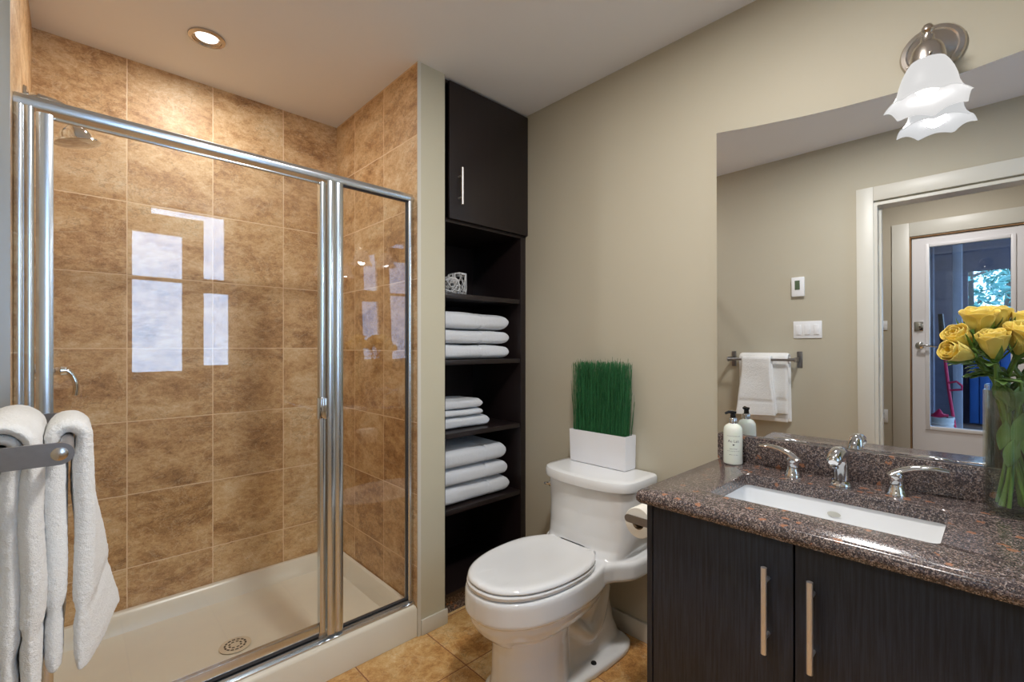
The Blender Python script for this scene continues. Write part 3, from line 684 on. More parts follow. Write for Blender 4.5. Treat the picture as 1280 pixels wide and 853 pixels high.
# openwork ornaments
def ornament(name, c, r, h, label, seed, dome):
    bm = bmesh.new(); bmesh.ops.create_icosphere(bm, subdivisions=3, radius=1)
    rnd = random.Random(seed); bmesh.ops.triangulate(bm, faces=bm.faces[:])
    edges = [e for e in bm.edges if rnd.random() < 0.20]
    vs = [v for v in bm.verts if rnd.random() < 0.36]
    bmesh.ops.dissolve_verts(bm, verts=vs)
    bmesh.ops.triangulate(bm, faces=[f for f in bm.faces if len(f.verts) > 4])
    bmesh.ops.dissolve_limit(bm, angle_limit=R(4), verts=bm.verts[:], edges=bm.edges[:])
    for v in bm.verts:
        p = v.co.normalized(); q = 4.5 if not dome else 2.6
        s_ = (abs(p.x)**q+abs(p.y)**q+abs(p.z)**q)**(-1/q); p = p*s_
        v.co = Vector((c[0]+p.x*r, c[1]+p.y*r, c[2]+h/2+p.z*h/2))
    me = bpy.data.meshes.new(name); bm.to_mesh(me); bm.free(); me.materials.append(M['lattice'])
    o = bpy.data.objects.new(name, me); COL.objects.link(o)
    w_ = o.modifiers.new('w', 'WIREFRAME'); w_.thickness = 0.0055; w_.use_even_offset = False
    tag(o, label, 'ornament')
ornament('lattice_ornament', (1.385, 1.845, SH[0]+0.002), 0.046, 0.115, 'taller white openwork lattice ornament on the top open shelf', 4, False)
ornament('lattice_ornament', (1.300, 1.800, SH[0]+0.002), 0.045, 0.082, 'shorter rounded white openwork ornament left of the taller one', 8, True)

# ------------------------------------------------------------------ vanity
VY0, VY1, VX = -0.402, 0.695, 1.193
va = thing('vanity_cabinet', 'black ash vanity cabinet under the granite counter', 'cabinet', (1.46, 0.15, 0))
XV = XM-0.0135
m = MB().box(VX, XM-0.0135, VY1-0.016, VY1, 0.0, 0.785).box(VX+0.02, XV, VY0, VY0+0.016, 0.10, 0.785).box(VX+0.02, XV, VY0+0.016, VY1-0.016, 0.10, 0.116).box(XV-0.008, XV, VY0+0.016, VY1-0.016, 0.116, 0.600)
m.box(VX+0.021, VX+0.037, VY0+0.016, VY1-0.016, 0.735, 0.785).box(VX+0.06, VX+0.075, VY0, VY1-0.016, 0, 0.10)
m.build('body', M['black_ash'], va)
for k, (ya_, yb2, hy_) in enumerate(((0.3255, 0.6765, 0.377), (-0.0285, 0.3215, 0.285), (-0.402, -0.0325, -0.07))):
    dr = MB().box(VX+0.001, VX+0.0195, ya_, yb2, 0.105, 0.779, 0.001).build('door', M['black_ash'], va)
    bar_handle(VX+0.001, hy_, 0.516, 0.716, (-1, 0), dr, 0.0065, 0.035, 0.032)
# granite counter with sink cut-out (ring lofts)
ct = thing('granite_counter', 'polished brown granite counter with an upstand behind the sink', 'counter', (1.45, 0.15, 0.79))
CX0, CX1, CY0, CY1, CZ0, CZ1 = 1.158, XM-0.0008, -0.43, 0.716, 0.787, 0.822
SX0, SX1, SY0, SY1 = 1.287, 1.570, 0.085, 0.560
def rr4(x0, x1, y0, y1, rs, z, n=6):
    p = []; i0 = 0
    for (cx, cy, a), r in zip(((x1, y1, 0), (x0, y1, PI/2), (x0, y0, PI), (x1, y0, 1.5*PI)), rs):
        sx = -1 if cx == x1 else 1; sy = -1 if cy == y1 else 1
        for i in range(n+1): p.append((cx+sx*r+r*math.cos(a+PI/2*i/n), cy+sy*r+r*math.sin(a+PI/2*i/n), z))
    return p
O = lambda d, z: rr4(CX0+d, CX1, CY0, CY1-d, (0.0005, 0.012, 0.0005, 0.0005), z)
I = lambda z, d=0: rr4(SX0+d, SX1-d, SY0+d, SY1-d, (0.02, 0.02, 0.02, 0.02), z)
rings = [I(CZ0), O(0.006, CZ0), O(0.001, CZ0+0.006), O(0, CZ0+0.014), O(0.001, CZ1-0.012), O(0.005, CZ1-0.004), O(0.011, CZ1), I(CZ1, -0.002), I(CZ1-0.002), I(CZ0)]
MB().loft(rings, False, False, True).build('slab', M['granite'], ct)
MB().box(1.713, XM-0.0008, CY0, 0.712, CZ1+0.0002, 0.9125, 0.0015).build('backsplash', M['granite'], ct)
# sink
sk = thing('undermount_sink', 'rectangular white undermount sink set in the granite counter', 'sink', (1.43, 0.32, 0.65))
J = lambda d, z, r=0.03: rr4(SX0-0.006+d, SX1+0.006-d, SY0-0.006+d, SY1+0.006-d, (r, r, r, r), z)
rings = [J(-0.018, CZ0-0.012), J(-0.018, CZ0-0.0008), J(0.0, CZ0-0.0008), J(0.003, CZ0-0.03), J(0.010, 0.68), J(0.022, 0.655), J(0.05, 0.642, 0.05), J(0.12, 0.636, 0.02), J(0.12, 0.628, 0.02), J(0.03, 0.635, 0.05), J(0.0, 0.66), J(-0.008, CZ0-0.012), J(-0.018, CZ0-0.012)]
MB().loft(rings, False, False, True).build('bowl', M['porcelain'], sk)
MB().box(1.36, 1.50, 0.22, 0.42, 0.630, 0.6385, 0.002).build('bowl_floor', M['porcelain'], sk)
MB().lathe([(0.0, 0.0), (0.022, 0.0), (0.024, 0.002), (0.020, 0.004), (0.0, 0.004)], (1.43, 0.32, 0.6385), 28).build('drain', M['chrome'], sk)
ov = MB().lathe([(0.0, 0), (0.007, 0.0), (0.0125, -0.003), (0.0, -0.0031)], (0, 0, 0), 28, 'x')
ov.v = [(SX1+0.0015+(a), 0.325+b*1.3, 0.752+c*0.6) for a, b, c in ov.v]
ov.build('overflow_ring', simple('overflow_ring', (196, 196, 186), 0.3), sk)

# faucet
fc = thing('faucet_spout', 'curved chrome faucet spout at the middle of the sink', 'faucet', (1.640, 0.322, CZ1))
def fbase(x, y, m):
    m.lathe([(0.0, CZ1+0.0003), (0.030, CZ1+0.0003), (0.030, CZ1+0.004), (0.026, CZ1+0.010), (0.022, CZ1+0.014)], (x, y, 0), 32)
m = MB(); fbase(1.640, 0.322, m); m.build('base_ring', M['chrome'], fc)
pts = catmull([(1.640, 0.322, CZ1+0.006), (1.641, 0.322, CZ1+0.045), (1.636, 0.322, CZ1+0.080), (1.612, 0.322, CZ1+0.100), (1.575, 0.322, CZ1+0.096), (1.545, 0.322, CZ1+0.080)], 5)
rs = [lerp(0.0200, 0.0190, i/(len(pts)-1)) for i in range(len(pts))]; rs[-2] = 0.0165; rs[-1] = 0.0115; rs[-3] = 0.0182
MB().tube(pts, rs, 20, flat=0.9).build('spout', M['chrome'], fc)
MB().lathe([(0.0, 0), (0.011, 0), (0.011, 0.006), (0, 0.006)], (1.556, 0.322, CZ1+0.064), 20).build('aerator', M['chrome'], fc)
for (yh2, s, lab) in ((0.448, 1, 'chrome lever tap handle left of the faucet spout'), (0.196, -1, 'chrome lever tap handle right of the faucet spout')):
    h = thing('sink_tap', lab, 'tap', (1.642, yh2, CZ1), None)
    m = MB().lathe([(0.0, CZ1+0.0003), (0.024, CZ1+0.0003), (0.024, CZ1+0.004), (0.021, CZ1+0.008), (0.020, CZ1+0.016), (0.0165, CZ1+0.022), (0.0175, CZ1+0.032), (0.0165, CZ1+0.042), (0.019, CZ1+0.046), (0.018, CZ1+0.056), (0.010, CZ1+0.062), (0.0, CZ1+0.063)], (1.642, yh2, 0), 28)
    m.build('body', M['chrome'], h)
    pts = catmull([(1.642-0.010, yh2-s*0.018, CZ1+0.050), (1.642, yh2, CZ1+0.062), (1.652, yh2+s*0.030, CZ1+0.074), (1.660, yh2+s*0.070, CZ1+0.080), (1.664, yh2+s*0.104, CZ1+0.077)], 5)
    n_ = len(pts); rs = [0.006+0.0075*math.sin(PI*min(1, 0.25+0.62*i/(n_-1))) for i in range(n_)]
    MB().tube(pts, rs, 14, flat=0.55).build('lever', M['chrome'], h)

# soap bottle
bx, by, bz = 1.668, 0.640, CZ1+0.0006
sb = thing('soap_bottle', 'white pump soap bottle with black and silver top on the counter corner', 'bottle', (bx, by, CZ1))
MB().lathe([(0.0, 0.001), (0.026, 0.0), (0.0300, 0.003), (0.0305, 0.010), (0.0305, 0.112), (0.0290, 0.124), (0.0235, 0.133), (0.0155, 0.138), (0.0125, 0.140), (0.0, 0.140)], (bx, by, bz), 40).build('body', M['soap'], sb)
MB().lathe([(0.0, 0.138), (0.0125, 0.138), (0.0130, 0.1395), (0.0130, 0.157), (0.0115, 0.159), (0.0, 0.159)], (bx, by, bz), 28).build('collar', M['chrome'], sb)
m = MB().lathe([(0.0, 0.158), (0.0085, 0.158), (0.0090, 0.160), (0.0080, 0.172), (0.0105, 0.174), (0.0110, 0.181), (0.0, 0.183)], (bx, by, bz), 24)
m.tube([(bx, by, bz+0.178), (bx-0.012, by+0.010, bz+0.179), (bx-0.021, by+0.018, bz+0.174)], [0.0055, 0.005, 0.004], 10)
m.build('pump', M['black_plastic'], sb)
def wrap_text(body, size, zc, par, r=0.0308, phi0=None, font_bold=0.0):
    cu = bpy.data.curves.new('label_text', 'FONT'); cu.body = body; cu.size = size; cu.align_x = 'CENTER'; cu.resolution_u = 3; cu.offset = font_bold
    to = bpy.data.objects.new('label_text_source', cu); COL.objects.link(to)
    dg = bpy.context.evaluated_depsgraph_get(); me = bpy.data.meshes.new_from_object(to.evaluated_get(dg)); bpy.data.objects.remove(to, do_unlink=True)
    bm = bmesh.new(); bm.from_mesh(me); bmesh.ops.subdivide_edges(bm, edges=[e for e in bm.edges if e.calc_length() > 0.004], cuts=2)
    for v in bm.verts:
        a = phi0+v.co.x/r; zz_ = v.co.y
        v.co = Vector((bx+r*math.cos(a), by+r*math.sin(a), bz+zc+zz_))
    bm.to_mesh(me); bm.free(); me.materials.append(M['ink'])
    o = bpy.data.objects.new('label_text', me); COL.objects.link(o); part(o, par)
phi = math.atan2(0-by, 0-bx)+0.05
wrap_text('THE SCOTTISH FINE SOAPS', 0.0036, 0.098, sb, phi0=phi)
wrap_text('Au Lait', 0.0125, 0.078, sb, phi0=phi)
wrap_text('Hand Wash', 0.0052, 0.054, sb, phi0=phi)
wrap_text('Moisturising Soap with Milk', 0.0036, 0.047, sb, phi0=phi)
wrap_text('300ml / 10.1 fl.oz', 0.0042, 0.034, sb, phi0=phi)
o = MB().add([(bx+0.0308*math.cos(phi+a), by+0.0308*math.sin(phi+a), bz+0.069+c) for a, c in ((-0.10, 0), (-0.03, -0.0025), (0.10, -0.0008), (0.11, 0.002), (0.03, 0.003), (-0.08, 0.0025))], [tuple(range(6))]).build('label_emblem', M['ink'], sb)

# ------------------------------------------------------------------ mirror: frameless, leaning very slightly, top edge dips
TH = R(1.16)
def mp(y, z, d): # d = distance in front of the silver face
    h = z-0.9135
    return (XM-0.004-h*math.tan(TH)-d, y, z)
top = [(0.714, 2.009), (0.60, 1.991), (0.45, 1.972), (0.33, 1.961), (0.20, 1.954), (0.065, 1.953), (-0.05, 1.963), (-0.20, 1.976), (-0.42, 1.99)]
poly = [(-0.42, 0.9135)]+[(0.720, 0.9135)]+top
mo = MB()
mo.loft([[mp(y, z, -0.0) for y, z in poly], [mp(y, z, 0.0005) for y, z in poly]], True, True, False)
mi = mo.build('wall_mirror', M['mirror']); tag(mi, 'large frameless mirror standing on the granite upstand behind the sink', 'mirror')
e = MB()
e.loft([[mp(y, z, -0.0035) for y, z in poly], [mp(y, z, -0.0004) for y, z in poly]], True, True, False)
e.build('mirror_backing', simple('mirror_edge', (150, 165, 160), 0.3), mi)

# ------------------------------------------------------------------ wall sconce
def sconce(y, label):
    sc = thing('wall_sconce', label, 'wall light', (XM, y, 2.05))
    MB().lathe([(0.0, -0.0008), (0.068, -0.0008), (0.070, -0.006), (0.066, -0.012), (0.056, -0.015), (0.052, -0.013), (0.040, -0.018), (0.020, -0.030), (0.0, -0.032)], (XM, y, 2.048), 48, 'x').build('wall_plate', M['nickel'], sc)
    xs = 1.612
    MB().tube(catmull([(XM-0.025, y, 2.048), (1.680, y, 2.052), (1.640, y, 2.046), (xs, y, 2.020)], 5), [0.010]*16, 12).build('arm', M['nickel'], sc)
    MB().lathe([(0.0, 2.066), (0.008, 2.063), (0.0125, 2.056), (0.0125, 2.048), (0.007, 2.041), (0.007, 2.036), (0.014, 2.032), (0.014, 2.024), (0.018, 2.016), (0.028, 2.008), (0.033, 1.996), (0.036, 1.982), (0.037, 1.966), (0.034, 1.964), (0.033, 1.975), (0.0, 1.99)], (xs, y, 0), 32).build('shade_holder', M['nickel'], sc)
    for k in range(3):
        m = MB(); a = 2*PI*k/3+3.4; m.lathe([(0, 0.044), (0.004, 0.043), (0.004, 0.036), (0, 0.036)], (0, 0, 0), 10, 'x', mtx=Matrix.Rotation(a, 4, 'Z'))
        m.v = [(p[0]+xs, p[1]+y, p[2]+1.973) for p in m.v]; m.build('thumb_screw', M['nickel'], sc)
    prof = [(0.031, 1.972), (0.035, 1.968), (0.043, 1.955), (0.052, 1.935), (0.058, 1.915), (0.062, 1.895), (0.068, 1.880), (0.078, 1.867), (0.086, 1.860)]
    rings = []
    N = 72
    for side in (0, 1):
        P = prof if side == 0 else prof[::-1]
        for r, z in P:
            q = max(0, (1.935-z)/0.077); ring = []
            for j in range(N):
                a = 2*PI*j/N; c = 1-2*abs(math.sin(3.5*a+0.2))**0.8
                rr = r*(1+0.06*q*q*c)-(0.0025 if side else 0); z_ = z-0.006*q*q*c+(0.0 if not side else 0.0)
                ring.append((xs+rr*math.cos(a), y+rr*math.sin(a), z_))
            rings.append(ring)
    MB().loft(rings, False, False, True).build('glass_shade', M['shade'], sc, False)
    MB().lathe([(0.0, 1.985), (0.014, 1.984), (0.014, 1.950), (0.022, 1.935), (0.029, 1.915), (0.029, 1.903), (0.020, 1.888), (0.0, 1.882)], (xs, y, 0), 24).build('bulb', M['lamp'], sc)
sconce(0.13, 'brushed nickel wall light with a frosted tulip glass shade above the mirror')
sconce(-0.62, 'added unseen nickel wall light along the mirror wall, for rear fill')  # added fixture, unseen, carries the rear fill

# ------------------------------------------------------------------ toilet
TC = 1.175
tl = thing('toilet', 'white one-piece toilet with a closed lid between shelf unit and vanity', 'toilet', (1.42, TC, 0))
def sym(half): # list of (x, hw) front -> back to closed outline
    h = catmull([(a, b, 0) for a, b in half], 5)
    pts = [(p.x, TC+max(p.y, 0)) for p in h]; return pts+[(p.x, TC-max(p.y, 0)) for p in h[::-1]]
def ring(half, z): return [(x, y, z) for x, y in sym(half)]
def egg(d, xb=1.47, dx=0.0):
    return [(0.953+d+dx, 0.0), (0.962+d+dx, 0.055), (0.992+d+dx, 0.105-d*0.6), (1.055+dx+d*0.5, 0.152-d), (1.145+dx, 0.181-d), (1.25+dx, 0.190-d), (1.35, 0.183-d), (1.43, 0.166-d), (xb, 0.150-d)]
m = MB()
# rim and bowl
lv = [(0.410, 0.004), (0.414, 0.010), (0.400, 0.000), (0.345, -0.002), (0.330, 0.002), (0.327, 0.010), (0.30, 0.022), (0.265, 0.050), (0.235, 0.085), (0.20, 0.110)]
zs = [(0.414, 0.012), (0.410, 0.003), (0.398, 0.0), (0.336, 0.0), (0.330, 0.004), (0.326, 0.012), (0.300, 0.018), (0.270, 0.035), (0.245, 0.060), (0.225, 0.090)]
m.loft([ring(egg(d), z) for z, d in zs], True, True)
# deck flaring into the tank base
def deck(d): return [(1.30, 0.0), (1.30, 0.10), (1.36, 0.168-d), (1.42, 0.166-d), (1.47, 0.176-d), (1.515, 0.206-d), (1.56, 0.226-d), (1.64, 0.232-d), (1.72, 0.228-d)]
m.loft([ring(deck(0.012), 0.410), ring(deck(0.002), 0.402), ring(deck(0.0), 0.392), ring(deck(0.0), 0.350), ring(deck(0.004), 0.342), ring(deck(0.014), 0.336)], True, True)
# tank
def tank(f, w, r=0.05):
    return [(f, 0.0), (f+0.004, w*0.35), (f+0.018, w*0.66), (f+0.040, w*0.86), (f+0.075, w*0.97), (f+0.12, w), (1.72, w*0.985)]
m.loft([ring(tank(1.40, 0.165), 0.396), ring(tank(1.440, 0.185), 0.412), ring(tank(1.468, 0.200), 0.440), ring(tank(1.480, 0.208), 0.480), ring(tank(1.486, 0.212), 0.56), ring(tank(1.480, 0.213), 0.669)], True, True)
# pedestal column under the bowl
def oval(xc, rx, ry): return [(xc-rx, 0.0), (xc-rx*0.92, ry*0.42), (xc-rx*0.62, ry*0.80), (xc-rx*0.1, ry), (xc+rx*0.5, ry*0.93), (xc+rx, ry*0.6)]
m.loft([ring(oval(1.20, 0.175, 0.140), 0.275), ring(oval(1.20, 0.150, 0.122), 0.235), ring(oval(1.20, 0.142, 0.114), 0.18), ring(oval(1.20, 0.145, 0.116), 0.09), ring(oval(1.20, 0.155, 0.124), 0.0)], True, True)
# trapway body and rear column
def oval2(xa, xb, ry): xc = (xa+xb)/2; rx = (xb-xa)/2; return [(xa, 0.0), (xa+0.04*rx, ry*0.5), (xa+0.3*rx, ry*0.85), (xc, ry), (xb-0.3*rx, ry*0.93), (xb, ry*0.62)]
m.loft([ring(oval2(1.20, 1.62, 0.105), 0.36), ring(oval2(1.26, 1.63, 0.085), 0.28), ring(oval2(1.25, 1.64, 0.072), 0.18), ring(oval2(1.24, 1.66, 0.078), 0.09), ring(oval2(1.22, 1.68, 0.095), 0.03)], True, True)
# bulged trap on each side
for s in (-1, 1):
    m.tube(catmull([(1.30, TC+s*0.045, 0.25), (1.38, TC+s*0.060, 0.17), (1.46, TC+s*0.062, 0.11), (1.53, TC+s*0.060, 0.16), (1.57, TC+s*0.055, 0.27)], 6), 0.036, 16)
# foot flange
m.loft([ring([(1.045, 0.0), (1.055, 0.07), (1.10, 0.115), (1.20, 0.130), (1.34, 0.140), (1.48, 0.150), (1.60, 0.150), (1.665, 0.128), (1.69, 0.09)], z) for z in (0.0, 0.022)] + [ring([(1.055, 0.0), (1.065, 0.06), (1.11, 0.100), (1.20, 0.116), (1.34, 0.126), (1.48, 0.137), (1.60, 0.137), (1.655, 0.118), (1.68, 0.08)], 0.032)], True, True)
body = m.build('body', M['porcelain'], tl, False)
rm = body.modifiers.new('r', 'REMESH'); rm.mode = 'VOXEL'; rm.voxel_size = 0.0045; rm.use_smooth_shade = True
sm = body.modifiers.new('s', 'SMOOTH'); sm.factor = 0.5; sm.iterations = 7
# tank lid
def lidr(d): return [(1.462+d, 0.0), (1.467+d, 0.08), (1.482+d, 0.15-d), (1.508+d, 0.196-d), (1.545, 0.2175-d), (1.60, 0.222-d), (1.66, 0.222-d), (1.715, 0.220-d), (1.726, 0.212-d)]
MB().loft([ring(lidr(0.010), 0.6715), ring(lidr(0.001), 0.6725), ring(lidr(0.0), 0.677), ring(lidr(0.0), 0.700), ring(lidr(0.003), 0.708), ring(lidr(0.010), 0.712), ring(lidr(0.030), 0.7125)], True, True, True).build('tank_lid', M['porcelain'], tl)
def seat_o(d, x0=0.958, xb=1.447): return [(x0+d, 0.0), (x0+0.008+d, 0.050), (x0+0.036+d, 0.098-d*0.6), (x0+0.095+d*0.5, 0.143-d), (x0+0.185, 0.172-d), (1.25, 0.181-d), (1.34, 0.172-d), (1.41, 0.142-d), (xb-0.008, 0.112-d*0.3), (xb, 0.105-d*0.3), (xb, 0.06), (xb, 0.0)]
MB().loft([ring(seat_o(0.012), 0.4165), ring(seat_o(0.002), 0.4185), ring(seat_o(0.0), 0.423), ring(seat_o(0.0), 0.429), ring(seat_o(0.004), 0.4335), ring(seat_o(0.014), 0.4345)], True, True, True).build('seat', M['porcelain'], tl)
MB().loft([ring(seat_o(0.012, 0.962), 0.4360), ring(seat_o(0.003, 0.962), 0.4372), ring(seat_o(0.0, 0.962), 0.4415), ring(seat_o(0.001, 0.962), 0.446), ring(seat_o(0.006, 0.962), 0.4505), ring(seat_o(0.014, 0.962), 0.4525), ring(seat_o(0.030, 0.962), 0.4525), ring(seat_o(0.05, 0.962), 0.4500), ring(seat_o(0.09, 0.962), 0.4485)], True, True, True).build('seat_lid', M['porcelain'], tl)
for s in (-1, 1): MB().tube([(1.455, TC+s*0.085-0.018, 0.434), (1.455, TC+s*0.085+0.018, 0.434)], 0.010, 16).build('hinge', M['porcelain'], tl)
m = MB().lathe([(0.0, 0.0), (0.011, 0.0), (0.013, -0.006), (0.012, -0.016), (0.006, -0.020), (0.0, -0.0205)], (1.542, TC+0.188, 0.628), 20, 'x')
m.tube([(1.528, TC+0.188, 0.628), (1.522, TC+0.200, 0.627), (1.524, TC+0.218, 0.624)], [0.007, 0.006, 0.005], 10)
m.build('flush_lever', M['chrome'], tl)
MB().lathe([(0, 0), (0.011, 0), (0.010, 0.004), (0.0, 0.0045)], (1.43, TC-0.118, 0.033), 16).build('bolt_hole', M['dark'], tl)

# planter with artificial grass on the tank
pl = thing('grass_planter', 'rectangular white planter of upright green grass on the toilet tank', 'planter', (1.688, 1.206, 0.7125))
PZ0, PZ1 = 0.7132, 0.856
def pr(d, z, g=0): return [(1.650-g+d, 1.062-g+d, z), (1.728-d, 1.062-g+d, z), (1.728-d, 1.350+g-d, z), (1.650-g+d, 1.350+g-d, z)]
MB().loft([pr(0.004, PZ0), pr(0.0, PZ0+0.002, 0.0), pr(0, PZ1, 0.003), pr(0.006, PZ1, 0.003), pr(0.006, PZ1-0.02, 0.003)], True, True, False).build('pot', M['planter'], pl)
m = MB(); rnd = random.Random(2)
for k in range(950):
    x = rnd.uniform(1.660, 1.720); y = rnd.uniform(1.072, 1.342); z0 = 0.838
    zt = 1.155+rnd.gauss(0, 0.008); w_ = rnd.uniform(0.0009, 0.0016)
    if k < 160: zt -= rnd.random()*0.12
    tx_, ty_ = x+rnd.gauss(0, 0.005), y+rnd.gauss(0, 0.013)
    tx_ = min(tx_, 1.729)
    if rnd.random() < 0.018:
        sgn = -1 if rnd.random() < 0.6 else 1
        y = 1.075 if sgn < 0 else 1.34; ty_ = y+sgn*rnd.uniform(0.01, 0.028); zt = rnd.uniform(0.99, 1.14)
    a = rnd.random()*PI; dx, dy = math.cos(a)*w_, math.sin(a)*w_
    vs = []; bend = rnd.gauss(0, 0.003)
    for i in range(4):
        t_ = i/3; px_ = lerp(x, tx_, t_**1.3); py_ = lerp(y, ty_, t_**1.3)+bend*math.sin(PI*t_); zz_ = lerp(z0, zt, t_); q = 1-0.45*t_
        vs += [(px_-dx*q, py_-dy*q, zz_), (px_+dx*q, py_+dy*q, zz_), (px_-dy*q*0.8, py_+dx*q*0.8, zz_)]
    fs = []
    for i in range(3):
        b0 = i*3
        for j in range(3): fs.append((b0+j, b0+(j+1) % 3, b0+3+(j+1) % 3, b0+3+j))
    m.add(vs, fs, True)
g = m.build('grass_blades', M['grass'], pl, False); g['kind'] = 'stuff'; g['label'] = 'dense upright green grass blades'

# toilet paper holder and roll on the side of the vanity
th = thing('paper_holder', 'brushed steel toilet paper holder fixed to the vanity side', 'paper holder', (1.33, VY1, 0.69))
def parm(x, z=0.690):
    out = [(VY1+0.0008, z-0.012)]+[(0.805+0.012*math.cos(a), z+0.012*math.sin(a)) for a in [(-PI/2)+PI*i/12 for i in range(13)]]+[(VY1+0.0008, z+0.012)]
    return MB().loft([[(x-0.002, p[0], p[1]) for p in out], [(x+0.002, p[0], p[1]) for p in out]], True, True, False)
for x in (1.268, 1.398): parm(x).build('arm', M['steel'], th)
MB().tube([(1.270, 0.778, 0.690), (1.396, 0.778, 0.690)], 0.006, 12).build('spindle', M['steel'], th)
MB().box(1.255, 1.411, VY1+0.0006, VY1+0.004, 0.672, 0.708, 0.001).build('back_plate', M['steel'], th)
tp = thing('toilet_roll', 'white toilet paper roll on the steel holder beside the vanity', 'toilet roll', (1.333, 0.778, 0.676))
rz = 0.6776
m = MB().lathe([(0.020, -0.052), (0.046, -0.052), (0.0475, -0.050), (0.0475, 0.050), (0.046, 0.052), (0.020, 0.052), (0.020, -0.052)], (1.333, 0.778, rz), 48, 'x')
m.build('paper', M['paper'], tp)
MB().lathe([(0.0185, -0.0525), (0.020, -0.0525), (0.020, 0.0525), (0.0185, 0.0525), (0.0185, -0.0525)], (1.333, 0.778, rz), 32, 'x').build('core', M['card'], tp)

# ------------------------------------------------------------------ vase with yellow roses
vx, vy, vr, vz = 1.645, -0.022, 0.052, CZ1
vs_ = thing('glass_vase', 'clear cylindrical glass vase on the counter holding yellow roses', 'vase', (vx, vy, vz))
MB().lathe([(0.0, 0.0006), (vr-0.004, 0.0006), (vr, 0.004), (vr, 0.298), (vr-0.001, 0.300), (vr-0.0035, 0.300), (vr-0.004, 0.298), (vr-0.004, 0.016), (vr-0.010, 0.011), (0.0, 0.010)], (vx, vy, vz), 56).build('glass', M['vase_glass'], vs_)
wt = MB().lathe([(0.0, 0.011), (vr-0.012, 0.0115), (vr-0.005, 0.017), (vr-0.0046, 0.228), (vr-0.0052, 0.230), (0.0, 0.2295)], (vx, vy, vz), 48).build('water', M['water'], vs_)

def petal(m, base, q, ang, r0, r1, h, width, curl, cup=1.0, seed=0):
    rows = []
    for i in range(8):
        t = i/7; row = []
        for j in range(7):
            s = (j-3)/3
            wdt = width*(0.35+0.95*math.sin(PI*min(1, 0.12+0.60*t))**0.8)
            tipn = h*0.07*(1-abs(s))*t**3
            a = ang+s*wdt
            r_ = lerp(r0, r1, math.sin(t*PI/2)**1.0)*(0.55+0.45*min(1, t*2.5))
            bulge = 0.12*r1*math.sin(PI*t)
            cu = curl*max(0, t-0.62)**1.5*3.2
            rr = r_+bulge+cu*(1+0.25*noise.noise(Vector((ang*3, s*2, seed))))
            z = h*t*(1-0.06*s*s*t)+tipn-cu*0.75
            row.append(tuple(base+q@Vector((rr*math.cos(a), rr*math.sin(a), z))))
        rows.append(row)
    m.loft(rows, False, False, True, False)
def leaf(m, p, d, up, L, Wd):
    d = Vector(d).normalized(); up = Vector(up); sd = d.cross(up).normalized(); up = sd.cross(d).normalized(); rows = []
    for i in range(9):
        t = i/8; w_ = Wd*math.sin(PI*min(1, t*0.93+0.06))**0.85*(1-0.25*t)
        c = Vector(p)+d*L*t-up*L*0.22*t*t
        rows.append([tuple(c+sd*w_*s+up*(0.18*w_*abs(s)*2-0.0015*math.sin(18*t+3*s))) for s in (-1, -0.5, 0, 0.5, 1)])
    m.loft(rows, False, False, True, False)
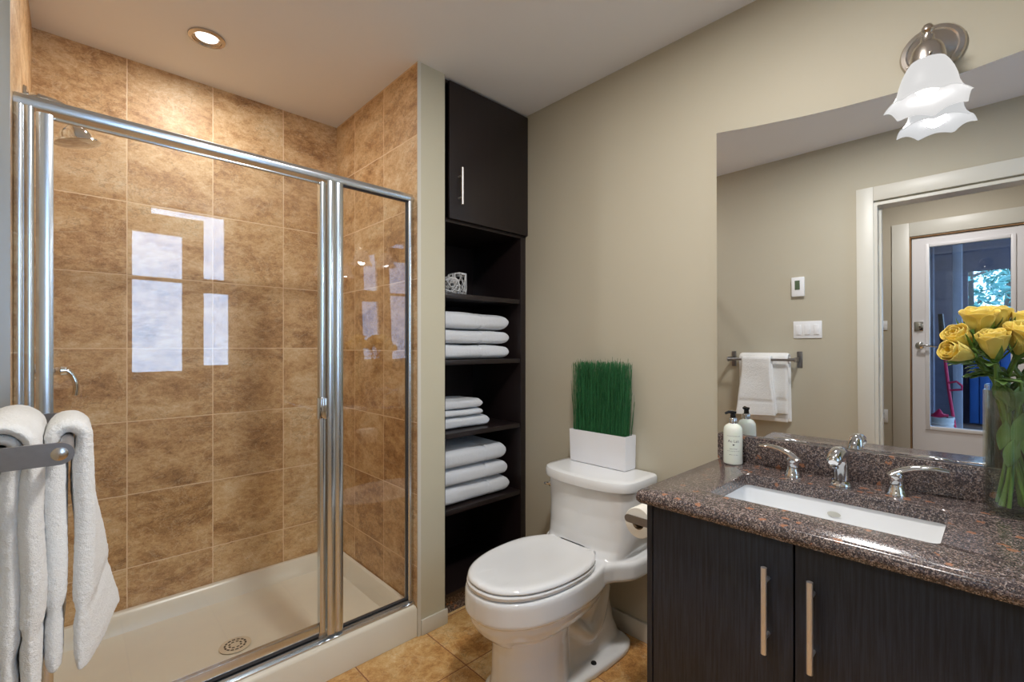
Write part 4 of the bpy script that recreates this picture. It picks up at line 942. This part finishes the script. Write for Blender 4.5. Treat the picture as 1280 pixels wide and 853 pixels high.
def rose(c, direction, size, openn, label, seed):
    rnd = random.Random(seed); c = Vector(c); d = Vector(direction).normalized()
    q = d.to_track_quat('Z', 'Y').to_matrix()
    base = c-d*size*0.5
    t = thing('rose', label, 'flower', tuple(base), 'yellow roses in the glass vase')
    m = MB()
    H = size*1.02
    for k in range(3): petal(m, base, q, rnd.random()*0.5+2.1*k, size*0.05, size*0.13, H*0.93, 1.25, 0.0, seed=k)
    for k in range(4): petal(m, base, q, 0.4+1.57*k+rnd.random()*0.3, size*0.10, size*0.24*openn, H*0.97, 0.95, size*0.04*openn, seed=k+4)
    for k in range(5): petal(m, base, q, 0.9+1.257*k+rnd.random()*0.3, size*0.14, size*0.35*openn, H*0.99, 0.86, size*0.09*openn**2, seed=k+9)
    for k in range(6): petal(m, base, q, 0.2+1.047*k+rnd.random()*0.3, size*0.16, size*0.42*openn, H*0.94, 0.80, size*0.20*openn**2, seed=k+16)
    b = m.build('bloom', M['petal'], t, False)
    sd = b.modifiers.new('s', 'SOLIDIFY'); sd.thickness = 0.0007; sb_ = b.modifiers.new('u', 'SUBSURF'); sb_.levels = 1; sb_.render_levels = 1
    m = MB(); m.lathe([(0.0, -0.014), (0.0045, -0.012), (0.0085, -0.004), (0.0075, 0.002), (0.0, 0.004)], (0, 0, 0), 14)
    m.v = [tuple(base+q@Vector(p)) for p in m.v]
    for k in range(5):
        a = 1.257*k+rnd.random()*0.3; rows = []
        for i in range(7):
            tt = i/6; w_ = 0.0085*(1-tt)**0.7*(0.6+0.4*math.sin(PI*tt)); rr = 0.006+size*0.50*openn*math.sin(tt*1.45)+0.004; z = size*0.66*tt-0.002
            if k == 1: rr += 0.012*tt*tt
            cs, sn = math.cos(a), math.sin(a)
            rows.append([tuple(base+q@Vector((rr*cs-sn*w_*s, rr*sn+cs*w_*s, z))) for s in (-1, 0, 1)])
        m.loft(rows, False, False, True, False)
    sp_ = m.build('sepals', M['sepal'], t, False); sd = sp_.modifiers.new('s', 'SOLIDIFY'); sd.thickness = 0.0009
    # stem passes through the mouth of the vase and down to the base
    out = Vector((c.x-vx, c.y-vy, 0)); on = out.normalized() if out.length > 0.001 else Vector((1, 0, 0))
    rim = Vector((vx, vy, vz+0.300))+on*min(0.034, out.length*0.55)
    a2 = rnd.uniform(-0.7, 0.7); op = Matrix.Rotation(a2, 3, 'Z')@(-on)
    foot = Vector((vx, vy, vz+0.020))+op*rnd.uniform(0.020, 0.038)
    p0 = base-d*0.010
    pts = catmull([tuple(p0), tuple(p0-d*0.045+Vector((0, 0, -0.01))), tuple(rim+Vector((0, 0, 0.012))), tuple(rim.lerp(foot, 0.5)), tuple(foot)], 7)
    MB().tube(pts, [lerp(0.0030, 0.0040, i/(len(pts)-1)) for i in range(len(pts))], 10).build('stem', M['stem'], t)
    for k in range(3):
        i0 = (6, 12, 14)[k]; P = pts[i0]; a = rnd.random()*6.28
        dirn = Vector((math.cos(a), math.sin(a), 0.25)) + on*0.9
        if k == 2: dirn = Vector((math.cos(a)*0.3, math.sin(a)*0.3, -1.0)) 
        m = MB(); L = (0.055 if k < 2 else 0.06)*rnd.uniform(0.85, 1.15)
        leaf(m, P, dirn, (0, 0, 1) if k < 2 else (on.x, on.y, 0.1), L, 0.016)
        lf = m.build('leaf', M['leaf'], t, False); sd = lf.modifiers.new('s', 'SOLIDIFY'); sd.thickness = 0.0006
    if True:
        m = MB(); a = rnd.random()*6.28; P = pts[21] if len(pts) > 21 else pts[-5]
        # a leaf under water, pressed inside the glass
        rows = []; a0 = math.atan2(-1, -1.4)+rnd.uniform(-1.3, 1.3); z_ = vz+rnd.uniform(0.13, 0.21)
        for i in range(7):
            tt = i/6; w_ = 0.42*math.sin(PI*min(1, tt*0.95+0.04))
            rows.append([(vx+(0.040-0.004*abs(s))*math.cos(a0+s*w_+0.3*tt), vy+(0.040-0.004*abs(s))*math.sin(a0+s*w_+0.3*tt), z_+0.07*tt-0.02) for s in (-1, -0.5, 0, 0.5, 1)])
        m.loft(rows, False, False, True, False); lf = m.build('leaf', M['leaf'], t, False)

# image-independent world positions, fanned around the vase mouth
RV = Vector((0.7249, -0.6889, 0)); FV = Vector((0.6889, 0.7249, 0))
def rp(r, f, z): return tuple(Vector((vx, vy, 0))+RV*r+FV*f+Vector((0, 0, z)))
RO = [(-0.135, -0.005, 1.213, (-0.95, -0.05, 0.25), 0.070, 0.72, 'yellow rosebud leaning furthest left out of the vase'),
      (-0.107, 0.020, 1.245, (-0.70, -0.1, 0.62), 0.068, 0.78, 'yellow rose just above and behind the furthest left rosebud'),
      (-0.074, -0.025, 1.232, (-0.25, -0.15, 0.95), 0.068, 0.85, 'yellow rose in the front row beside the furthest left rosebud'),
      (-0.062, 0.022, 1.288, (-0.15, -0.2, 1.0), 0.070, 0.95, 'upright yellow rose at the top left of the bouquet'),
      (-0.012, -0.040, 1.243, (0.05, -0.40, 0.95), 0.076, 1.12, 'widest open yellow rose at the front centre above the vase rim'),
      (-0.008, 0.035, 1.292, (0.1, 0.1, 1.0), 0.066, 0.9, 'yellow rose at the top of the bouquet behind the wide open one'),
      (0.030, -0.005, 1.275, (0.3, -0.1, 1.0), 0.068, 1.0, 'yellow rose high at the right, cut by the picture edge'),
      (0.060, -0.035, 1.232, (0.5, -0.3, 0.8), 0.066, 0.95, 'yellow rose low on the right side of the bouquet'),
      (0.085, 0.025, 1.250, (0.7, 0.1, 0.7), 0.066, 0.9, 'yellow rose leaning right on the far side of the bouquet'),
      (-0.030, 0.070, 1.250, (-0.1, 0.6, 0.8), 0.066, 0.9, 'yellow rose at the back of the bouquet facing the mirror')]
ang = -math.atan2(0.7249, 0.6889)+0.0
for i, (r_, f_, z_, dr_, s_, op_, lab) in enumerate(RO):
    dv = RV*dr_[0]+FV*dr_[1]+Vector((0, 0, dr_[2]))
    rose(rp(r_, f_, z_), dv, s_, op_, lab, 20+i)
